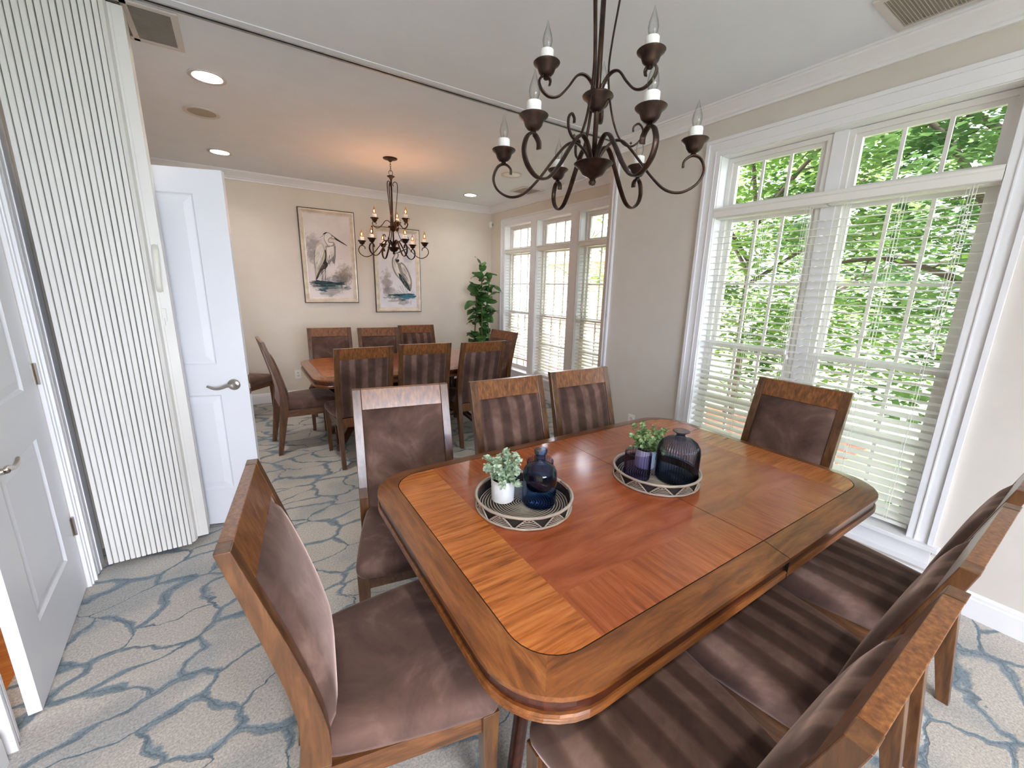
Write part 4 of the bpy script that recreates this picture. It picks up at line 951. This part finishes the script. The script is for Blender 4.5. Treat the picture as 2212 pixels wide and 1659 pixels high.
# ------------------------------------------------------------------ trays, bottles, cups, plants
def leaf_pts(L_, w, fold=.25, n=3):
    """a small pointed leaf in local coordinates, base at 0 along +x"""
    v = [(0, 0, 0), (L_*.3, w, w*fold), (L_*.7, w*.85, w*fold), (L_, 0, -.05*L_), (L_*.7, -w*.85, w*fold), (L_*.3, -w, w*fold), (L_*.5, 0, 0)]
    f = [(0, 6, 1), (1, 6, 2), (2, 6, 3), (3, 6, 4), (4, 6, 5), (5, 6, 0)]
    return v, f
def orient(p, d, roll=0, s=1):
    d = Vector(d).normalized(); a = Vector((0, 0, 1)) if abs(d.z) < .95 else Vector((1, 0, 0))
    y = a.cross(d).normalized(); z = d.cross(y)
    R_ = Matrix(((d.x, y.x, z.x), (d.y, y.y, z.y), (d.z, y.z, z.z))).to_4x4()
    return Matrix.Translation(p) @ R_ @ Matrix.Rotation(roll, 4, 'X') @ Matrix.Scale(s, 4)
def tray(label, x, y, ph):
    t_ = thing('rattan_tray', label, 'tray', (x, y, .76)); R_ = .168
    MB().lathe([(0, .003), (R_-.004, .003), (R_-.004, .009), (0, .009)], 48).build('base', 'rattandark', t_)
    w = MB()
    for i in range(17):
        rr_ = .010+i*.0092; w.tube([(rr_*cos(a)*(1+.012*sin(7*a+i)), rr_*sin(a)*(1+.012*sin(5*a)), .0105) for a in [2*pi*k/40 for k in range(41)]], .0021, 5)
    w.build('spiral_weave', 'rattan', t_, smooth=True)
    rim = MB()
    for rr_, z, q in ((R_+.004, .045, .0052), (R_+.002, .005, .0042)):
        rim.tube([(rr_*cos(a), rr_*sin(a), z+(.0005*sin(90*a))) for a in [2*pi*k/72 for k in range(73)]], q, 8)
    rim.build('rim', 'rattan', t_, smooth=True)
    MB().lathe([(R_-.005, .006), (R_-.004, .042)], 48).build('lining', 'rattandark', t_)
    s_ = MB(); N = 11
    for k in range(N):
        a0 = ph+2*pi*k/N; hw = 2*pi/N*.46
        for sg in (-1, 1):  # slanted wrapped cords of each fan
            s_.tube([((R_+.002)*cos(a0+sg*hw*(q**.8)), (R_+.002)*sin(a0+sg*hw*(q**.8)), .043-.036*q) for q in (0, .2, .4, .6, .8, 1)], .0026, 6)
        for j in range(1, 6):
            q = j/6
            s_.tube([((R_+.0005)*cos(a0+hw*q**.8*u), (R_+.0005)*sin(a0+hw*q**.8*u), .045-.036*q-.004*(1-u*u)) for u in (-1, -.6, -.2, .2, .6, 1)], .0016, 5)
        s_.tube([((R_+.004)*cos(a0), (R_+.004)*sin(a0), z) for z in (.05, .044, .034)], .0032, 6)
    s_.build('fan_weave', 'rattan', t_, smooth=True)
    return t_
tray('round whitewashed rattan tray holding the blue bottle, in the table\'s left half', .785, 1.09, .2)
tray('round whitewashed rattan tray holding the wide ribbed jug, right of table centre', 1.385, .985, .5)
ZB = .7725
def glass_obj(name, label, cat, x, y, prof, thick, mat, flutes=0, depth=0, group=None, n=72):
    """outer profile (r, z) bottom to top, inner wall offset by thick; vertical flutes modulate the radius"""
    o_ = [(r, z) for r, z in prof]; inner = [(max(.001, r-thick), max(z, .005) if z < .005 else z) for r, z in prof][::-1]
    rings = []
    def rad(r, a, z):
        return r*(1+depth*abs(sin(flutes*a/2))-depth*.5) if flutes and r > .03 else r
    for r, z in [(.0005, .0)]+o_+inner[:-1]+[(.0005, .006)]:
        rings.append([(rad(r, 2*pi*j/n, z)*cos(2*pi*j/n), rad(r, 2*pi*j/n, z)*sin(2*pi*j/n), z) for j in range(n)])
    mb = MB(); mb.loft(rings, True, True)
    o = mb.build(name, mat, smooth=True); o.location = (x, y, ZB); return tag(o, label, cat, group)
glass_obj('glass_bottle', 'blue glass bottle with a narrow neck on the left tray', 'bottle', .824, 1.052, [(.050, 0), (.058, .003), (.061, .010), (.061, .110), (.059, .124), (.052, .138), (.038, .150), (.024, .157), (.0195, .163), (.019, .188), (.022, .190), (.0235, .194), (.022, .198), (.024, .202), (.022, .206)], .003, 'blueglass', n=48)
glass_obj('glass_jug', 'wide ribbed smoky blue glass jug with a small flared lip on the right tray', 'jug', 1.426, .918, [(.066, 0), (.076, .004), (.080, .012), (.080, .120), (.077, .140), (.066, .160), (.048, .174), (.030, .181), (.019, .185), (.0165, .192), (.020, .199), (.032, .205), (.033, .208)], .003, 'smokeglass', 44, .07, n=352)
glass_obj('ribbed_glass_cup', 'plum ribbed glass cup hidden behind the blue bottle', 'cup', .893, 1.142, [(.044, 0), (.048, .004), (.049, .012), (.049, .112), (.0495, .116)], .003, 'plumglass', 26, .08, n=208)
glass_obj('ribbed_glass_cup', 'plum and blue ribbed glass cup in front on the right tray', 'cup', 1.292, 1.008, [(.044, 0), (.049, .004), (.051, .012), (.051, .108), (.0515, .112)], .003, 'plumglass', 26, .08, n=208)
def potted(label, x, y, mat, seed, nst=26, h=.15):
    R_ = random.Random(seed); t_ = thing('potted_eucalyptus', label, 'plant', (x, y, ZB))
    n = 48; rings = []
    for i in range(22):
        z = .004+.076*i/21; row = i//2
        rings.append([((.039+.003*z/.08+(.0014 if ((j+2*(row % 2)) % 4) else 0)*(1 if i % 2 else .6))*cos(2*pi*j/n), (.039+.003*z/.08+(.0014 if ((j+2*(row % 2)) % 4) else 0)*(1 if i % 2 else .6))*sin(2*pi*j/n), z) for j in range(n)])
    rings = [[(.034*cos(2*pi*j/n), .034*sin(2*pi*j/n), 0) for j in range(n)]]+rings+[[(.0435*cos(2*pi*j/n), .0435*sin(2*pi*j/n), .084) for j in range(n)], [(.040*cos(2*pi*j/n), .040*sin(2*pi*j/n), .084) for j in range(n)], [(.038*cos(2*pi*j/n), .038*sin(2*pi*j/n), .072) for j in range(n)]]
    MB().loft(rings, True, False).build('pot', 'pot', t_, smooth=True, auto=35)
    MB().lathe([(0, .073), (.039, .073), (.039, .07), (0, .07)], 24).build('soil', 'soil', t_)
    stem = MB(); lv = MB()
    for k in range(nst):
        a = R_.uniform(0, 2*pi); out_ = R_.uniform(.015, .085); hh = h*R_.uniform(.45, 1)*(1-.35*out_/.085)
        p0 = Vector((.02*cos(a), .02*sin(a), .072)); p3 = Vector((out_*cos(a), out_*sin(a), .072+hh))
        if R_.random() < .2: p3 = Vector((.085*cos(a), .085*sin(a), .072+.02))
        p1 = p0+Vector((0, 0, hh*.5)); path = catmull([p0, (p0+p1*2+p3)/4, p3], 6)
        stem.tube(path, .0009, 4, caps=False)
        for i, q in enumerate(path[3:]):
            d = (path[min(i+4, len(path)-1)]-path[i+2]); d = d.normalized() if d.length else Vector((0, 0, 1))
            for s in (0, pi):
                b_ = R_.uniform(0, pi)+s; side = d.orthogonal().normalized(); side = Matrix.Rotation(b_, 3, d) @ side
                v, f = leaf_pts(R_.uniform(.012, .019)*(1.15-.05*i), R_.uniform(.006, .0095), .35)
                lv.add(v, f, orient(q, side+d*.4, R_.uniform(-.5, .5), 1.2))
    stem.build('stems', 'stem', t_); lv.build('leaves', mat, t_)
    return t_
potted('pale eucalyptus sprig plant in a white textured pot on the left tray', .725, 1.138, 'euc', 5, 34, .125)
potted('greener eucalyptus plant in a white pot behind the jug on the right tray', 1.408, 1.062, 'euc2', 9, 34, .155)

# fiddle leaf fig
fg = thing('fiddle_leaf_fig', 'tall fiddle leaf fig plant in the back corner by the far windows', 'plant', (3.05, 5.48, 0))
MB().lathe([(0, 0), (.14, 0), (.165, .05), (.17, .28), (.16, .30), (.15, .30), (.15, .26), (0, .26)], 28).build('planter', 'basket', fg, smooth=True, auto=50)
MB().lathe([(0, .262), (.148, .262), (.148, .255)], 20).build('soil', 'soil', fg)
R4 = random.Random(21); trunk = MB(); lv = MB()
def big_leaf(L_, w):
    nx, v, f = 7, [], []
    for i in range(nx+1):
        u = i/nx; ww = w*(sin(pi*u**.8)**.7)*(.75+.45*u) if 0 < u < 1 else 0.002
        droop = -.16*L_*u*u
        for j, s in enumerate((-1, -.5, 0, .5, 1)):
            v.append((L_*u, ww*s, droop+abs(s)*ww*.28+.008*sin(9*u+2*s)))
    for i in range(nx):
        for j in range(4): f.append((i*5+j, i*5+j+1, (i+1)*5+j+1, (i+1)*5+j))
    return v, f
for k, (ax, ay, top) in enumerate(((.0, .0, 1.84), (.07, -.03, 1.66), (-.06, .04, 1.52), (-.03, -.06, 1.28))):
    pth = catmull([(ax*.5, ay*.5, .25), (ax*1.4, ay*1.4, .8), (ax*1.0, ay*1.0, 1.2), (ax*1.5, ay*1.5, top)], 6) if top > 1.3 else catmull([(ax*.5, ay*.5, .25), (ax*1.4, ay*1.4, .7), (ax*2, ay*2, top)], 8)
    trunk.tube(pth, .009, 7)
    m_ = len(pth); nl = int((top-.62)/.034); phi = R4.uniform(0, 6)
    for i in range(nl):
        u = (.62+(top-.62)*i/nl); zz = u
        q = min(pth, key=lambda p_: abs(p_.z-zz)); phi += 2.4+R4.uniform(-.3, .3)
        el = R4.uniform(-.5, .9) if i < nl-2 else R4.uniform(.4, 1.1)
        L_ = R4.uniform(.15, .24)*(1 if i < nl-2 else .8); v, f = big_leaf(L_, L_*.40)
        if .86 < zz < 1.02 and R4.random() < .75: continue
        lv.add(v, f, orient(Vector((q.x, q.y, zz)), (cos(phi)*cos(el), sin(phi)*cos(el), sin(el)), R4.uniform(-.5, .5)))
trunk.build('trunk', 'fstem', fg, smooth=True); lv.build('leaves', 'fiddle', fg, smooth=True)

# ------------------------------------------------------------------ outdoors
st(MB().box((XF+.2, -22, -.45), (60, 30, -.40)).box((XR+.2, -22, -.45), (XF+.2, 2.62, -.40)).box((-20, -30, -.45), (XR+.2, YREAR-.2, -.40)).build('ground_lawn', 'grass'), 'bright lawn outside the windows')
st(MB().box((XR+.21, 1.6, -.40), (6.6, 9.5, -.385)).box((XR+.21, -.4, -.40), (3.9, 1.6, -.385)).build('ground_mulch', 'mulch'), 'reddish pine straw bed below the windows')
def tree(label, x, y, h, spread, mat, seed, nclus, perc, zlow, size=.05, group='trees outside the windows', trunk_r=.09, lean=(0, 0)):
    R_ = random.Random(seed); t_ = thing('garden_tree', label, 'tree', (x, y, -.40), 0, group)
    tk = MB(); base = Vector((0, 0, 0)); fork = Vector((lean[0]*.4, lean[1]*.4, h*.32))
    tk.tube(catmull([base, fork*.5+Vector((.04, -.03, 0)), fork, Vector((lean[0], lean[1], h*.85))], 5), [trunk_r*(1-.055*i) for i in range(16)], 8)
    tk.build('trunk', 'bark', t_, smooth=True)
    br = MB(); lv = MB(); nb = 9
    for k in range(nb):
        a = 2*pi*k/nb+R_.uniform(-.3, .3); r = spread*R_.uniform(.6, 1); z0 = h*R_.uniform(.25, .65)
        s0 = Vector((lean[0]*z0/h, lean[1]*z0/h, z0)); e = Vector((r*cos(a), r*sin(a), z0+h*R_.uniform(.05, .3)))
        mid = (s0+e)/2+Vector((0, 0, h*.05)); pth = catmull([s0, mid, e], 6); br.tube(pth, [trunk_r*.38*(1-.065*i) for i in range(len(pth))], 6)
        for q in pth[4::3]:
            e2 = q+Vector((R_.uniform(-.6, .6), R_.uniform(-.6, .6), R_.uniform(-.35, .3)))*spread*.35
            br.tube([q, (q+e2)/2+Vector((0, 0, .06)), e2], [trunk_r*.14, trunk_r*.10, trunk_r*.04], 5)
    br.build('branches', 'bark', t_, smooth=True)
    for k in range(nclus):
        a = R_.uniform(0, 2*pi); rr_ = spread*sqrt(R_.random())*1.05; z = zlow+(h-zlow)*R_.random()**.9
        env = 1-.55*((z-zlow)/(h-zlow))**2
        c_ = Vector((rr_*env*cos(a), rr_*env*sin(a), z)); cs = R_.uniform(.16, .34)*spread*.32
        for i in range(perc):
            p_ = c_+Vector((R_.gauss(0, cs), R_.gauss(0, cs), R_.gauss(0, cs*.45)))
            th = R_.uniform(0, 2*pi); s = size*R_.uniform(.6, 1.3); el = R_.uniform(-.6, .3)
            d = Vector((cos(th)*cos(el), sin(th)*cos(el), sin(el))); w_ = Vector((-sin(th), cos(th), R_.uniform(-.5, .5)))*.42*s
            v = [tuple(p_), tuple(p_+d*s*.5+w_), tuple(p_+d*s), tuple(p_+d*s*.5-w_)]
            lv.add(v, [(0, 1, 2, 3)])
    me = bpy.data.meshes.new('foliage'); me.from_pydata(lv.v, [], lv.f); me.materials.append(M[mat]); o = bpy.data.objects.new('foliage', me); COL.objects.link(o); o.parent = t_
    return t_
TG = 'trees outside the windows'
tree('maple with bright green drooping leaves close outside the near window at left', 6.3, 3.3, 5.2, 2.3, 'maple', 1, 300, 90, .8, .075, TG)
tree('maple with forked trunk behind the right half of the near window', 6.4, .9, 5.6, 2.4, 'maple2', 2, 330, 90, 1.1, .075, TG, .12, (.2, -.3))
tree('leafy tree at the right edge of the near window', 5.9, -1.5, 5.4, 2.2, 'maple', 3, 270, 90, 1.3, .075, TG, .08)
tree('pale tree standing across the lawn behind the maples', 13.5, 5.0, 7, 3.4, 'pale', 4, 150, 90, .9, .13, TG, .14)
tree('far broad tree across the lawn beyond the near window', 15, .5, 8, 4, 'maple2', 5, 160, 90, 1.2, .15, TG, .16)
tree('thin pale tree outside the far windows', 9.0, 9.8, 5.5, 1.9, 'pale', 6, 60, 60, 1.6, .09, TG, .05)
tree('sparse pale tree outside the far windows beside the brick house', 11.5, 7.6, 5, 1.8, 'pale', 8, 50, 60, 1.2, .09, TG, .05)
def shrub(label, x, y, r, h, mat, seed, n=1400, size=.05):
    R_ = random.Random(seed); t_ = thing('garden_shrub', label, 'shrub', (x, y, -.40), 0, 'shrubs below the near window'); lv = MB()
    for i in range(n):
        a, u, q = R_.uniform(0, 2*pi), R_.uniform(-.2, 1), R_.random()**.33
        p_ = Vector((r*q*cos(a)*sqrt(max(0, 1-u*u)), r*q*sin(a)*sqrt(max(0, 1-u*u)), h*.5+h*.5*q*u)); th = R_.uniform(0, 6.28); s = size*R_.uniform(.6, 1.3)
        d = Vector((cos(th), sin(th), R_.uniform(-.2, .8))).normalized(); w_ = Vector((-sin(th), cos(th), R_.uniform(-.4, .4)))*.3*s
        lv.add([tuple(p_), tuple(p_+d*s*.5+w_), tuple(p_+d*s), tuple(p_+d*s*.5-w_)], [(0, 1, 2, 3)])
    lv.build('foliage', mat, t_)
    st_ = MB()
    for k in range(6): st_.tube([(0, 0, 0), (r*.4*cos(k), r*.4*sin(k), h*.55)], .008, 5)
    st_.build('stems', 'bark', t_)
shrub('low green shrub below the right half of the near window', 3.55, .72, .34, .52, 'maple2', 3)
shrub('low pale shrub below the middle of the near window', 3.6, 1.35, .32, .46, 'pale', 4)
shrub('low green shrub at the right end below the near window', 3.5, .15, .32, .55, 'maple', 5)
bh = thing('brick_house', 'brick house with a white gable glimpsed through the far windows', 'house', (14, 12.5, -.4))
MB().box((-2, -3, 0), (2, 3, 3.0)).build('walls', 'brick', bh)
MB().hexa([(-2.3, -3.3, 3.0), (2.3, -3.3, 3.0), (2.3, 3.3, 3.0), (-2.3, 3.3, 3.0)], [(-.1, -3.3, 4.5), (.1, -3.3, 4.5), (.1, 3.3, 4.5), (-.1, 3.3, 4.5)]).build('roof', 'speaker', bh)
for y in (-1.6, 1.4): MB().box((-2.03, y-.5, 1.0), (-2.0, y+.5, 2.3)).build('window', 'trim', bh)
